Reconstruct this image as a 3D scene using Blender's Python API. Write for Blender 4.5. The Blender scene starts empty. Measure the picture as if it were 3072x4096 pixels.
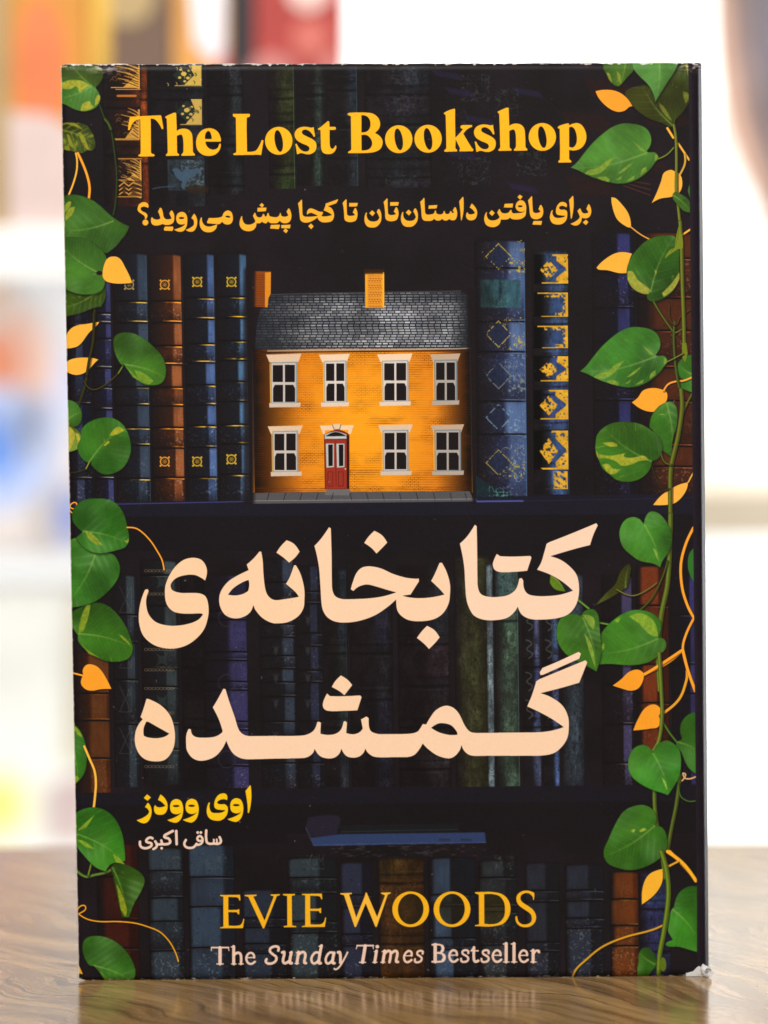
import bpy, bmesh, math, re, random
import numpy as np
from mathutils import Vector, Matrix

scene = bpy.context.scene
COL = scene.collection

# ------------------------------------------------------------------ camera
cam_d = bpy.data.cameras.new('camera'); cam = bpy.data.objects.new('camera', cam_d); COL.objects.link(cam)
cam.location = (0.05443418, -0.84165892, 0.16480311)
cam.rotation_mode = 'XYZ'
cam.rotation_euler = (math.pi / 2 - 0.06749871, 0.00337643, -0.01959084)
cam_d.sensor_fit = 'VERTICAL'; cam_d.sensor_height = 23.6; cam_d.lens = 23.6 * 3.6
cam_d.clip_start = 0.02; cam_d.clip_end = 60
cam_d.dof.use_dof = True; cam_d.dof.focus_distance = 0.842; cam_d.dof.aperture_fstop = 4.8; cam_d.dof.aperture_blades = 0
scene.camera = cam

# ------------------------------------------------------------------ room light
world = bpy.data.worlds.new('World'); scene.world = world; world.use_nodes = True
bg = world.node_tree.nodes['Background']; bg.inputs[0].default_value = (0.93, 0.96, 1.0, 1); bg.inputs[1].default_value = 0.20
def area(name, loc, target, size, size_y, power, col):
    d = bpy.data.lights.new(name, 'AREA'); d.shape = 'RECTANGLE'; d.size = size; d.size_y = size_y; d.energy = power; d.color = col
    o = bpy.data.objects.new(name, d); COL.objects.link(o); o.location = loc
    o.rotation_euler = (Vector(target) - Vector(loc)).to_track_quat('-Z', 'Y').to_euler()
    return o
area('shop_lamp_front', (-0.35, -1.25, 1.35), (0.07, 0.0, 0.10), 0.9, 0.6, 36.0, (1.0, 0.965, 0.91))
area('added_sheen_light', (0.60, -1.70, 0.55), (0.10, 0.0, 0.15), 0.5, 0.35, 5.0, (1.0, 0.90, 0.80))  # unseen warm light, added for a soft sheen on the cover's upper right
area('added_wall_light', (0.11, 0.22, 0.68), (0.11, 0.95, 0.38), 1.5, 0.22, 7.0, (1.0, 0.985, 0.96))  # unseen light added above the frame to push the wall towards white
area('added_fill_left', (-0.60, 0.58, 0.05), (-0.06, 0.95, -0.03), 0.3, 0.8, 6.0, (1.0, 0.985, 0.96))  # added side light out of frame, brightens the wall below the shelves
area('added_fill_right', (0.80, 0.62, 0.05), (0.24, 0.95, -0.03), 0.3, 0.8, 22.0, (0.97, 0.985, 1.0))  # stronger added light, out of frame right; whitens wall and its table reflection
scene.view_settings.view_transform = 'Standard'; scene.view_settings.look = 'None'
scene.view_settings.exposure = 0.0; scene.view_settings.gamma = 1.0

# ------------------------------------------------------------------ helpers
def tag(o, label=None, cat=None, group=None, kind=None):
    if label: o['label'] = label
    if cat: o['category'] = cat
    if group: o['group'] = group
    if kind: o['kind'] = kind
    return o

def empty(name, loc=(0, 0, 0), rot=(0, 0, 0)):
    o = bpy.data.objects.new(name, None); COL.objects.link(o); o.location = loc; o.rotation_euler = rot; o.empty_display_size = .02
    return o

def link(name, me, mat, parent=None):
    o = bpy.data.objects.new(name, me); COL.objects.link(o)
    for m in (mat if isinstance(mat, (list, tuple)) else [mat]): me.materials.append(m)
    if parent: o.parent = parent
    return o

def from_bm(name, bm, mat, parent=None, smooth=False):
    me = bpy.data.meshes.new(name); bm.normal_update(); bm.to_mesh(me); bm.free()
    if smooth:
        for p in me.polygons: p.use_smooth = True
    return link(name, me, mat, parent)

def box(bm, c, s, bev=0.0):
    r = bmesh.ops.create_cube(bm, size=1.0); vs = r['verts']
    for v in vs: v.co = Vector((v.co.x * s[0] + c[0], v.co.y * s[1] + c[1], v.co.z * s[2] + c[2]))
    if bev > 0:
        es = list({e for v in vs for e in v.link_edges})
        bmesh.ops.bevel(bm, geom=es, offset=bev, segments=2, affect='EDGES', profile=.6)

def plate(name, outline, y, t, mat, parent, loc=(0, 0, 0)):
    """A flat piece cut to an outline in x,z, with real thickness towards the viewer."""
    bm = bmesh.new()
    f = [bm.verts.new((a - loc[0], y - t, b - loc[2])) for a, b in outline]; k = [bm.verts.new((a - loc[0], y, b - loc[2])) for a, b in outline]
    bm.faces.new(f); bm.faces.new(k[::-1]); n = len(f)
    for i in range(n): bm.faces.new((f[(i + 1) % n], f[i], k[i], k[(i + 1) % n]))
    bmesh.ops.recalc_face_normals(bm, faces=bm.faces)
    return from_bm(name, bm, mat, parent)

def principled(name, col=(.8, .8, .8), rough=.5, spec=.5):
    m = bpy.data.materials.new(name); m.use_nodes = True; b = m.node_tree.nodes['Principled BSDF']
    b.inputs['Base Color'].default_value = (*col, 1); b.inputs['Roughness'].default_value = rough
    b.inputs['Specular IOR Level'].default_value = spec
    return m, m.node_tree, b

def speckled(name, col, rough=.5, amt=.06, scale=40, spec=.4):
    m, t, b = principled(name, col, rough, spec)
    tc = t.nodes.new('ShaderNodeTexCoord'); n = t.nodes.new('ShaderNodeTexNoise'); n.inputs['Scale'].default_value = scale; n.inputs['Detail'].default_value = 5
    r = t.nodes.new('ShaderNodeValToRGB'); e = r.color_ramp.elements
    e[0].position = .3; e[1].position = .7
    e[0].color = (*[max(0, c * (1 - amt * 2)) for c in col], 1); e[1].color = (*[min(1, c * (1 + amt)) for c in col], 1)
    t.links.new(tc.outputs['Object'], n.inputs['Vector']); t.links.new(n.outputs['Fac'], r.inputs['Fac']); t.links.new(r.outputs['Color'], b.inputs['Base Color'])
    return m

# ------------------------------------------------------------------ cover print
# The printed cover is drawn from scratch with numpy into one generated image.
# Traced outlines are kept in the pixel grid they were measured in and are
# flattened to the cover's own rectangle with a homography.
TW, TH = 1440, 2052
PC = [(243, 256), (2809, 250), (2838, 3904), (315, 3922)]      # TL TR BR BL

def homography(src, dst):
    A = []; b = []
    for (x, y), (u, v) in zip(src, dst):
        A.append([x, y, 1, 0, 0, 0, -u * x, -u * y]); b.append(u)
        A.append([0, 0, 0, x, y, 1, -v * x, -v * y]); b.append(v)
    return np.append(np.linalg.solve(np.array(A, float), np.array(b, float)), 1).reshape(3, 3)

HM = homography(PC, [(0, 0), (TW, 0), (TW, TH), (0, TH)])
SC = TW / 2560.0

def toT(p):
    p = np.asarray(p, float).reshape(-1, 2)
    q = np.c_[p, np.ones(len(p))] @ HM.T
    return q[:, :2] / q[:, 2:]

IMG = np.zeros((TH, TW, 3), np.float32)
rng = np.random.default_rng(7)

def noise(h, w, cx, cy=None, seed=0, octv=1):
    r = np.random.default_rng(seed)
    out = np.zeros((h, w), np.float32); amp = 1.0; tot = 0
    cy = cy or cx
    for _ in range(octv):
        gh, gw = int(h / cy) + 3, int(w / cx) + 3
        g = r.random((gh, gw)).astype(np.float32)
        y = np.arange(h) / cy; x = np.arange(w) / cx
        yi = y.astype(int); xi = x.astype(int)
        fy = (y - yi); fx = (x - xi)
        fy = (fy * fy * (3 - 2 * fy))[:, None].astype(np.float32); fx = (fx * fx * (3 - 2 * fx))[None].astype(np.float32)
        a = g[yi][:, xi]; b = g[yi][:, xi + 1]; c = g[yi + 1][:, xi]; d = g[yi + 1][:, xi + 1]
        out += amp * ((a * (1 - fx) + b * fx) * (1 - fy) + (c * (1 - fx) + d * fx) * fy)
        tot += amp; amp *= .5; cx = max(cx / 2, 1.01); cy = max(cy / 2, 1.01)
    return out / tot

# large noise fields sampled everywhere
NF = {k: noise(TH, TW, c, c2, seed=k, octv=o) for k, c, c2, o in
      ((1, 2, 2, 1), (2, 7, 7, 3), (3, 26, 26, 3), (4, 6, 6, 1), (5, 11, 11, 2), (6, 90, 90, 3), (7, 3, 14, 2), (8, 30, 3, 2), (9, 4, 4, 2))}

def parse(s):
    pts = []
    for t in re.findall(r'\((-?[\d.]+),(-?[\d.]+)\)(!?)', s.replace(' ', '')):
        pts.append((float(t[0]), float(t[1]), t[2] == '!'))
    return pts

def smooth(pts, closed=True, n=8):
    """Catmull-Rom through the points, broken at corner points."""
    P = np.array([(a, b) for a, b, c in pts]); C_ = [c for a, b, c in pts]; N = len(P)
    out = []
    rngi = range(N if closed else N - 1)
    for i in rngi:
        p1, p2 = P[i], P[(i + 1) % N]
        L = np.hypot(*(p2 - p1))
        def tang(j, a, b):
            t = (b - a); l = np.hypot(*t)
            return t / l if l > 1e-6 else t * 0
        if C_[i] or (not closed and i == 0):
            if C_[(i + 1) % N] or (not closed and i + 1 == N - 1): t1 = p2 - p1
            else: t1 = None
        else: t1 = tang(i, P[(i - 1) % N], p2) * L
        if C_[(i + 1) % N] or (not closed and i + 1 == N - 1):
            t2 = None
        else: t2 = tang(i, p1, P[(i + 2) % N]) * L
        if t1 is None and t2 is None: t1 = t2 = p2 - p1
        if t1 is None: t1 = (p2 - p1) * 1.5 - t2 * .5
        if t2 is None: t2 = (p2 - p1) * 1.5 - t1 * .5
        t = np.linspace(0, 1, n, endpoint=False)[:, None]
        h = (2 * t**3 - 3 * t**2 + 1) * p1 + (t**3 - 2 * t**2 + t) * t1 + (-2 * t**3 + 3 * t**2) * p2 + (t**3 - t**2) * t2
        out.append(h)
    if not closed: out.append(P[-1:])
    return np.vstack(out)

def fillT(poly):
    """Antialiased winding fill of a polygon in texture pixels -> (x0, y0, mask)."""
    SS = 4
    x0 = int(max(0, np.floor(poly[:, 0].min()) - 1)); x1 = int(min(TW, np.ceil(poly[:, 0].max()) + 2))
    y0 = int(max(0, np.floor(poly[:, 1].min()) - 1)); y1 = int(min(TH, np.ceil(poly[:, 1].max()) + 2))
    if x1 <= x0 or y1 <= y0: return None
    w, h = x1 - x0, y1 - y0
    A = poly; B = np.roll(poly, -1, 0)
    ys = y0 + (np.arange(h * SS) + .5) / SS
    acc = np.zeros((h * SS, w + 2), np.float32)
    for (ax, ay), (bx, by) in zip(A, B):
        if ay == by: continue
        d = 1.0
        if ay > by: ax, ay, bx, by, d = bx, by, ax, ay, -1.0
        i0 = max(0, int(np.ceil((ay - y0) * SS - .5))); i1 = min(h * SS - 1, int(np.ceil((by - y0) * SS - .5)) - 1)
        if i1 < i0: continue
        r = np.arange(i0, i1 + 1)
        x = np.clip(ax + (ys[r] - ay) * (bx - ax) / (by - ay) - x0, 0, w)
        xi = x.astype(int); f = x - xi
        np.add.at(acc, (r, xi), d * (1 - f)); np.add.at(acc, (r, xi + 1), d * f)
    m = np.clip(np.abs(np.cumsum(acc, 1)[:, :w]), 0, 1)
    return x0, y0, m.reshape(h, SS, w).mean(1)

def strokeT(P, wd):
    """Round stroke along a polyline in texture pixels; wd scalar or per-point."""
    wd = np.broadcast_to(np.asarray(wd, float), (len(P),))
    r = wd.max() / 2 + 2
    x0 = int(max(0, P[:, 0].min() - r)); x1 = int(min(TW, P[:, 0].max() + r + 1))
    y0 = int(max(0, P[:, 1].min() - r)); y1 = int(min(TH, P[:, 1].max() + r + 1))
    if x1 <= x0 or y1 <= y0: return None
    m = np.zeros((y1 - y0, x1 - x0), np.float32)
    for a, b, wa, wb in zip(P[:-1], P[1:], wd[:-1], wd[1:]):
        rr = max(wa, wb) / 2 + 1.5
        ax0 = int(max(x0, min(a[0], b[0]) - rr)); ax1 = int(min(x1, max(a[0], b[0]) + rr + 1))
        ay0 = int(max(y0, min(a[1], b[1]) - rr)); ay1 = int(min(y1, max(a[1], b[1]) + rr + 1))
        if ax1 <= ax0 or ay1 <= ay0: continue
        X, Y = np.meshgrid(np.arange(ax0, ax1) + .5, np.arange(ay0, ay1) + .5)
        d = b - a; L = max(d @ d, 1e-9)
        t = np.clip(((X - a[0]) * d[0] + (Y - a[1]) * d[1]) / L, 0, 1)
        D = np.hypot(X - a[0] - t * d[0], Y - a[1] - t * d[1])
        c = np.clip((wa + (wb - wa) * t) / 2 - D + .5, 0, 1)
        s = (slice(ay0 - y0, ay1 - y0), slice(ax0 - x0, ax1 - x0))
        m[s] = np.maximum(m[s], c)
    return x0, y0, m

def put(res, col, alpha=1.0):
    """Blend a colour (3-tuple 0-255, or array) through a mask."""
    if res is None: return
    x0, y0, m = res
    h, w = m.shape
    reg = IMG[y0:y0 + h, x0:x0 + w]
    c = np.asarray(col, np.float32) / 255.0
    a = (m * alpha)[..., None]
    reg[:] = reg * (1 - a) + c * a

def blur(m, k=1):
    for _ in range(k):
        p = np.pad(m, 1, mode='edge')
        m = (p[:-2, 1:-1] + p[2:, 1:-1] + 2 * p[1:-1, 1:-1]) / 4
        p = np.pad(m, 1, mode='edge')
        m = (p[1:-1, :-2] + p[1:-1, 2:] + 2 * p[1:-1, 1:-1]) / 4
    return m

class K:
    """A measuring grid: origin in the photograph, width of the crop that was 1659 wide."""
    def __init__(s, ox, oy, W): s.ox, s.oy, s.s = ox, oy, 1659.0 / W
    def T(s, pts): 
        p = np.asarray(pts, float).reshape(-1, 2)
        return toT(np.c_[s.ox + p[:, 0] / s.s, s.oy + p[:, 1] / s.s])
    def k(s, w): return w / s.s * SC                          # a length in texture pixels
    def path(s, txt, dx=0, dy=0, closed=True):
        pts = [(a + dx, b + dy, c) for a, b, c in parse(txt)]
        return s.T(smooth(pts, closed))
    def fill(s, txt, col, alpha=1, dx=0, dy=0, holes=(), soft=0):
        r = fillT(s.path(txt, dx, dy))
        if r is None: return
        x0, y0, m = r
        for hh in holes:
            p = s.path(hh, dx, dy) if isinstance(hh, str) else s.T(np.array(hh) + np.array([dx, dy]))
            q = fillT(p)
            if q is None: continue
            hx, hy, hm = q
            ax, ay = max(hx, x0), max(hy, y0)
            bx, by = min(hx + hm.shape[1], x0 + m.shape[1]), min(hy + hm.shape[0], y0 + m.shape[0])
            if bx > ax and by > ay:
                m[ay - y0:by - y0, ax - x0:bx - x0] *= 1 - hm[ay - hy:by - hy, ax - hx:bx - hx]
        if soft: m = blur(np.pad(m, soft), soft); x0 -= soft; y0 -= soft
        if soft:
            cx, cy = max(0, -x0), max(0, -y0); m = m[cy:, cx:]; x0 += cx; y0 += cy
            m = m[:TH - y0, :TW - x0]
        put((x0, y0, m), col, alpha)
    def stroke(s, txt, w, col, alpha=1, taper=False, dx=0, dy=0):
        P = s.path(txt, dx, dy, closed=False)
        wd = np.full(len(P), s.k(w))
        if taper: wd = wd * np.linspace(1, .35, len(P))
        put(strokeT(P, wd), col, alpha)

def ell(cx, cy, rx, ry, rot=0, n=48):
    t = np.linspace(0, 2 * np.pi, n, endpoint=False); r = np.radians(rot)
    x = rx * np.cos(t); y = ry * np.sin(t)
    return np.c_[cx + x * np.cos(r) - y * np.sin(r), cy + x * np.sin(r) + y * np.cos(r)]

def fell(k, cx, cy, rx, ry, col, rot=0, alpha=1, hole=None):
    r = fillT(k.T(ell(cx, cy, rx, ry, rot)))
    if r is None: return
    if hole is not None:
        x0, y0, m = r; q = fillT(k.T(ell(*hole)))
        hx, hy, hm = q
        m[hy - y0:hy - y0 + hm.shape[0], hx - x0:hx - x0 + hm.shape[1]] *= 1 - hm
    put(r, col, alpha)

U = K(0, 0, 3072)                     # the whole photograph, 1659 wide

# ---- background of the picture: a dark bookcase
IMG[:] = np.array([28, 23, 27], np.float32) / 255
IMG += (NF[6][..., None] - .5) * np.array([16, 9, 16], np.float32) / 255

def rect(x0, y0, x1, y1):
    """u-space rectangle -> integer texture box (uses the rectangle's middle)."""
    l = U.T([(x0, (y0 + y1) / 2)])[0][0]; r = U.T([(x1, (y0 + y1) / 2)])[0][0]
    t = U.T([((x0 + x1) / 2, y0)])[0][1]; b = U.T([((x0 + x1) / 2, y1)])[0][1]
    c = lambda v, m: int(round(min(max(v, 0), m)))
    return c(l, TW), c(t, TH), c(r, TW), c(b, TH)

seedc = [100]
DIM = [.95]
def book(x0, x1, y0, y1, base, hi, bands=(), lines=None, gold=0.0, orn=0.3, pk=.8, pw=.17, edge=None, linecol=(205, 150, 60), em=(), bandh=10, dim=None):
    """An old bound spine seen from the front: rounded tone, raised bands, gilt rules, tooling."""
    X0, Y0, X1, Y1 = rect(x0, y0, x1, y1)
    w, h = X1 - X0, Y1 - Y0
    if w < 3 or h < 3: return
    dim = DIM[0] if dim is None else dim
    if lines is not None and len(bands) > 1: return ruled(X0, Y0, X1, Y1, y0, y1, base, hi, bands, lines, orn, pk, pw, edge, linecol, em, dim)
    if lines is None: lines = .38; linecol = tuple(np.array(hi) * 1.0 + 22)
    seedc[0] += 1; sd = seedc[0]; rr = np.random.default_rng(sd)
    t = (np.arange(w) + .5) / w; yy = np.arange(h)
    base = np.array(base, np.float32); hi = np.array(hi, np.float32)
    dk = np.array([25, 20, 23], np.float32)
    hi = hi * .80 + hi.mean() * .20
    base = dk + (base - dk) * (.35 + .5 * dim); hi = dk + (hi - dk) * (.15 + .85 * dim)
    # every panel between two bands takes the light a little differently
    bb = [0] + [(b - y0) / (y1 - y0) * h for b in bands] + [h]
    pk_y = np.zeros(h); pw_y = np.zeros(h); lv = np.zeros(h); hue = np.zeros((h, 3))
    for a, b in zip(bb[:-1], bb[1:]):
        sel = (yy >= a) & (yy < b); pk_y[sel] = pk + rr.normal() * .03; pw_y[sel] = pw * rr.uniform(.75, 1.2); lv[sel] = rr.uniform(.62, 1.12); hue[sel] = rr.normal(0, .05, 3)
    n1 = noise(h, w, 16, 44, sd, 3); n2 = noise(h, w, 4, 4, sd + 500, 2); n3 = noise(h, w, 3, 34, sd + 900, 2); nb = noise(h, w, 60, 120, sd + 60, 2)
    T = t[None] + .05 * (noise(h, w, 30, 70, sd + 61, 2) - .5)
    g = np.exp(-np.abs((T - pk_y[:, None]) / pw_y[:, None]) ** 2.6)
    body = np.clip(T * 1.5, 0, 1) ** 1.3
    mix = np.clip(g * lv[:, None] * (.3 + 1.2 * n1) * (.5 + 1.1 * nb), 0, 1)
    tone = body * (.45 + .6 * n1 + .35 * (n2 - .5) + .3 * (n3 - .5))
    tone = np.clip(tone, 0, 1.2)
    endf = np.clip(np.minimum(t / .06, (1 - t) / .04), 0, 1)[None]
    col = dk + (base - dk) * tone[..., None]
    col = col * (1 - mix[..., None]) + hi * mix[..., None] * (1 + hue[:, None, :]) * (.86 + .28 * n2[..., None])
    # wet-looking vertical glints and broken light patches
    gl = np.clip((noise(h, w, 5, 40, sd + 81, 3) - .52) * 5, 0, 1) * np.exp(-np.abs((T - pk_y[:, None] - .03) / (pw_y[:, None] * .5)) ** 2)
    col = col + (hi * .40 + 10) * (gl * lv[:, None] * .35)[..., None]
    bl = noise(h, w, 24, 30, sd + 82, 3)
    col *= (.90 + .25 * np.clip((bl - .42) * 4, 0, 1))[..., None]
    # cracked leather: fine dark and light flecks
    fl = noise(h, w, 3, 3, sd + 71, 1)
    fl = .5 * fl + .5 * noise(h, w, 2, 9, sd + 72, 2)
    col *= (1 - .30 * np.clip((fl - .58) * 5, 0, 1) * (.4 + mix) + .16 * np.clip((.42 - fl) * 5, 0, 1))[..., None]
    rub = np.clip((noise(h, w, 10, 22, sd + 40, 4) - .60) * 7, 0, 1)[..., None] * np.clip(g + .2, 0, 1)[..., None]
    col = col * (1 - .5 * rub) + (dk + (base - dk) * .8) * .5 * rub
    # tooling: thin scroll lines and dots, strongest on the lit side
    if orn > 0:
        sc = noise(h, w, 7, 7, sd + 77, 2)
        scroll = np.clip((.03 - np.abs(sc - .5)) * 40, 0, 1) + np.clip((noise(h, w, 3, 3, sd + 78, 1) - .80) * 9, 0, 1) * .8
        ymask = np.zeros(h)
        for a, b in zip(bb[:-1], bb[1:]):
            c = (a + b) / 2; ymask += np.exp(-((yy - c) / max((b - a) * .32, 2)) ** 4) * rr.choice([.15, .5, 1.0, 1.0])
        o = np.clip(scroll, 0, 1) * np.clip(ymask, 0, 1)[:, None] * (.15 + 1.0 * g + .25 * body) * np.clip((noise(h, w, 20, 20, sd + 79, 2) - .35) * 4, 0, 1) * orn
        lite = hi * .75 + np.array([62, 58, 50]) * (.4 + .6 * dim)
        col = col * (1 - .8 * np.clip(o, 0, 1)[..., None]) + lite * .8 * np.clip(o, 0, 1)[..., None]
    for b in bands:
        yb = (b - y0) / (y1 - y0) * h; bh = bandh * .54 * 1.35
        cur = 1.2 * np.sin(t * 3.1)[None]                          # bands sag a little round the spine
        d = (yy[:, None] - yb - cur) / bh
        ridge = np.exp(-np.abs(d / .8) ** 3)
        dark = np.exp(-((d - 1.35) / .42) ** 2) * .8 + np.exp(-((d + 1.35) / .30) ** 2) * .5
        lip = np.exp(-((d - .75) / .22) ** 2) * .35
        kn = .45 + .9 * noise(h, w, 5, 3, sd + 200, 2)
        col = col + (hi - col) * (ridge * .35 * mix * kn + lip * g * kn)[..., None]
        col = col * (1 - np.clip(dark, 0, 1) * .85)[..., None] + dk * .55 * (np.clip(dark, 0, 1) * .85)[..., None]
        if lines is not None:
            for s_ in (-1, 1):
                off = rr.uniform(2.2, 2.9); r0 = rr.uniform(.1, .5)
                ln = np.exp(-((yy[:, None] - yb - cur - s_ * off * bh) / 1.0) ** 2)
                wig = np.clip((t[None] - r0) * 2.6, 0, 1) * np.clip(noise(h, w, 14, 3, sd + 300, 2) * 1.9 - .25, 0, 1)
                a_ = np.clip(ln * wig * lines * 1.25, 0, 1)[..., None]
                col = col * (1 - a_) + np.array(linecol) * a_
    col = dk * .8 + (col - dk * .8) * endf[..., None]
    # rounded, shadowed head of the spine
    head = np.clip((yy[:, None] - 2 - 3 * (2 * np.abs(t[None] - .5)) ** 3) / 7, 0, 1)[..., None]
    col = dk + (col - dk) * (.15 + .85 * head)
    IMG[Y0:Y1, X0:X1] = np.clip(col, 0, 255) / 255
    if edge is not None:
        IMG[Y0 + 6:Y1, X1 - 4:X1 - 2] = IMG[Y0 + 6:Y1, X1 - 4:X1 - 2] * .5 + np.array(edge) / 255 * .5 * (.3 + .7 * dim)
    for (ex, ey, er, ec) in em:                                     # little stamped roundels
        er *= 1.12
        fell(U, ex, ey, er * 1.1, er * 1.1, (30, 26, 22), alpha=.5)
        fell(U, ex, ey, er, er, ec, hole=(ex, ey, er * .72, er * .72))
        for a in range(4):
            an = math.radians(45 + 90 * a)
            fell(U, ex + er * 1.2 * math.cos(an), ey + er * 1.2 * math.sin(an), er * .24, er * .24, ec)
        for a in range(8):
            an = math.radians(45 * a + 20)
            put(strokeT(U.T([(ex + er * .15 * math.cos(an), ey + er * .15 * math.sin(an)), (ex + er * .5 * math.cos(an), ey + er * .5 * math.sin(an))]), 1.7), ec, .7)

def roundels(em):
    for (ex, ey, er, ec) in em:                                     # little stamped roundels
        er *= 1.12
        fell(U, ex, ey, er * 1.1, er * 1.1, (30, 26, 22), alpha=.5)
        fell(U, ex, ey, er, er, ec, hole=(ex, ey, er * .74, er * .74))
        for a in range(4):
            an = math.radians(45 + 90 * a)
            fell(U, ex + er * 1.2 * math.cos(an), ey + er * 1.2 * math.sin(an), er * .22, er * .22, ec)
        for a in range(8):
            an = math.radians(45 * a + 20)
            put(strokeT(U.T([(ex + er * .15 * math.cos(an), ey + er * .15 * math.sin(an)), (ex + er * .5 * math.cos(an), ey + er * .5 * math.sin(an))]), 1.7), ec, .7)

def ruled(X0, Y0, X1, Y1, y0, y1, base, hi, rules, lines, orn, pk, pw, edge, linecol, em, dim):
    """A glossy leather spine: smooth panels, narrow tooled compartments between pairs of gilt rules."""
    w, h = X1 - X0, Y1 - Y0; sd = seedc[0]; rr = np.random.default_rng(sd)
    t = (np.arange(w) + .5) / w; yy = np.arange(h)[:, None]; T = t[None]
    dk = np.array([25, 20, 23], np.float32); base = np.array(base, np.float32); hi = np.array(hi, np.float32); hi = hi * .86 + hi.mean() * .14
    ry = [(b - y0) / (y1 - y0) * h for b in rules]
    segs = [0] + ry + [h]
    n1 = noise(h, w, 18, 50, sd, 3); n2 = noise(h, w, 3, 3, sd + 5, 2); nv = noise(h, w, 2.5, 26, sd + 9, 2); nl = noise(h, w, 7, 7, sd + 6, 3)
    g = np.zeros((h, w)); body = np.zeros((h, w)); tool = np.zeros((h, w))
    for i, (a, b) in enumerate(zip(segs[:-1], segs[1:])):
        sel = ((yy >= a) & (yy < b)).astype(float); H_s = max(b - a, 1); v = np.clip((yy - a) / H_s, 0, 1)
        narrow = i % 2 == 1 if len(rules) >= 4 else H_s < h * .115
        p = pk + rr.normal() * .02; s_ = pw * rr.uniform(.65, .95)
        left = np.clip((T - (p - s_ * 1.25)) / (s_ * .45), 0, 1); right = np.clip((p + s_ * 1.1 - T) / (s_ * .25), 0, 1)
        sheen = left * right * (.75 + .25 * np.sin(v * 3.14)) * rr.uniform(.7, 1.05)
        if narrow:
            sheen = sheen * .75 * np.clip(1.25 - v, 0, 1); tool += sel * (.9 if rr.random() < .8 else .3)
            body += sel * (.55 + .55 * np.exp(-((v - .3) / .3) ** 2)) * np.clip(T * 1.5, 0, 1)
        else:
            tool += sel * rr.choice([0, .1, .5]); body += sel * np.clip(T * 1.35, 0, 1) * rr.uniform(.8, 1.05)
        g += sel * sheen
    if len(segs) > 4: tool[int(segs[-2]):] = 1.0
    body *= .55 + .55 * n1 + .22 * (n2 - .5) + .15 * (nv - .5)
    g = np.clip(g * (.75 + .75 * n1) * (.85 + .3 * nv), 0, 1) * np.clip(dim, 0, 1.1)
    col = dk + (base - dk) * np.clip(body, 0, 1.25)[..., None] * (.6 + .45 * dim)
    col = col * (1 - g[..., None]) + hi * g[..., None]
    crack = np.clip((.035 - np.abs(nl - .5)) * 30, 0, 1) * np.clip((n1 - .45) * 5, 0, 1)
    col *= (1 - .38 * crack)[..., None]
    sp = np.clip((noise(h, w, 3.4, 3.0, sd + 31, 1) - .66) * 7, 0, 1) * tool * (.15 + g + .45 * np.clip(T, 0, 1) ** 2) * min(1, orn * 2.6)
    sp = np.clip(sp * np.clip((noise(h, w, 12, 9, sd + 33, 2) - .3) * 3, 0, 1), 0, 1)[..., None]
    col = col * (1 - .75 * sp) + (hi * .8 + 52 * (.4 + .6 * dim)) * .75 * sp
    for k, yb in enumerate(ry):
        sag = 1.6 * (1 - np.sin(t * 3.1))[None] * .6
        up = -1 if k % 2 == 0 else 1
        d = yy - yb - sag
        groove = np.clip(1.9 - np.abs(d + up * -3.6), 0, 1) * .85
        soft = np.exp(-((d + up * -3.6) / 3.4) ** 2) * .45
        col = dk * .7 + (col - dk * .7) * (1 - np.clip(groove + soft, 0, 1))[..., None]
        lip = np.clip(1.2 - np.abs(d + up * -6.6), 0, 1) * np.clip((T - .3) * 1.5, 0, 1) * .35
        col = col + (hi * .9 + 20 - col) * (lip * (.35 + g))[..., None]
        r0 = rr.uniform(.15, .62)
        a_ = np.clip(1.7 - np.abs(d) / 1.0, 0, 1) * np.clip((T - r0) * 3.2, 0, 1) * np.clip(noise(h, w, 16, 4, sd + 300 + k, 2) * 2.6 - .36, .1, 1) * min(1, lines * 1.5)
        col = col * (1 - a_[..., None]) + np.array(linecol) * (.85 + .40 * T[..., None]) * a_[..., None]
    endf = np.clip(np.minimum(t / .07, (1 - t) / .035), 0, 1)[None, :, None]
    col = dk * .8 + (col - dk * .8) * endf
    head = np.clip((yy - 1 - 4 * (2 * np.abs(T - .5)) ** 3) / 5, 0, 1)[..., None]
    col = dk + (col - dk) * head
    IMG[Y0:Y1, X0:X1] = np.clip(col, 0, 255) / 255
    if edge is not None: IMG[Y0 + 6:Y1, X1 - 4:X1 - 2] = IMG[Y0 + 6:Y1, X1 - 4:X1 - 2] * .45 + np.array(edge) / 255 * .55 * (.3 + .7 * dim)
    roundels(em)

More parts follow.
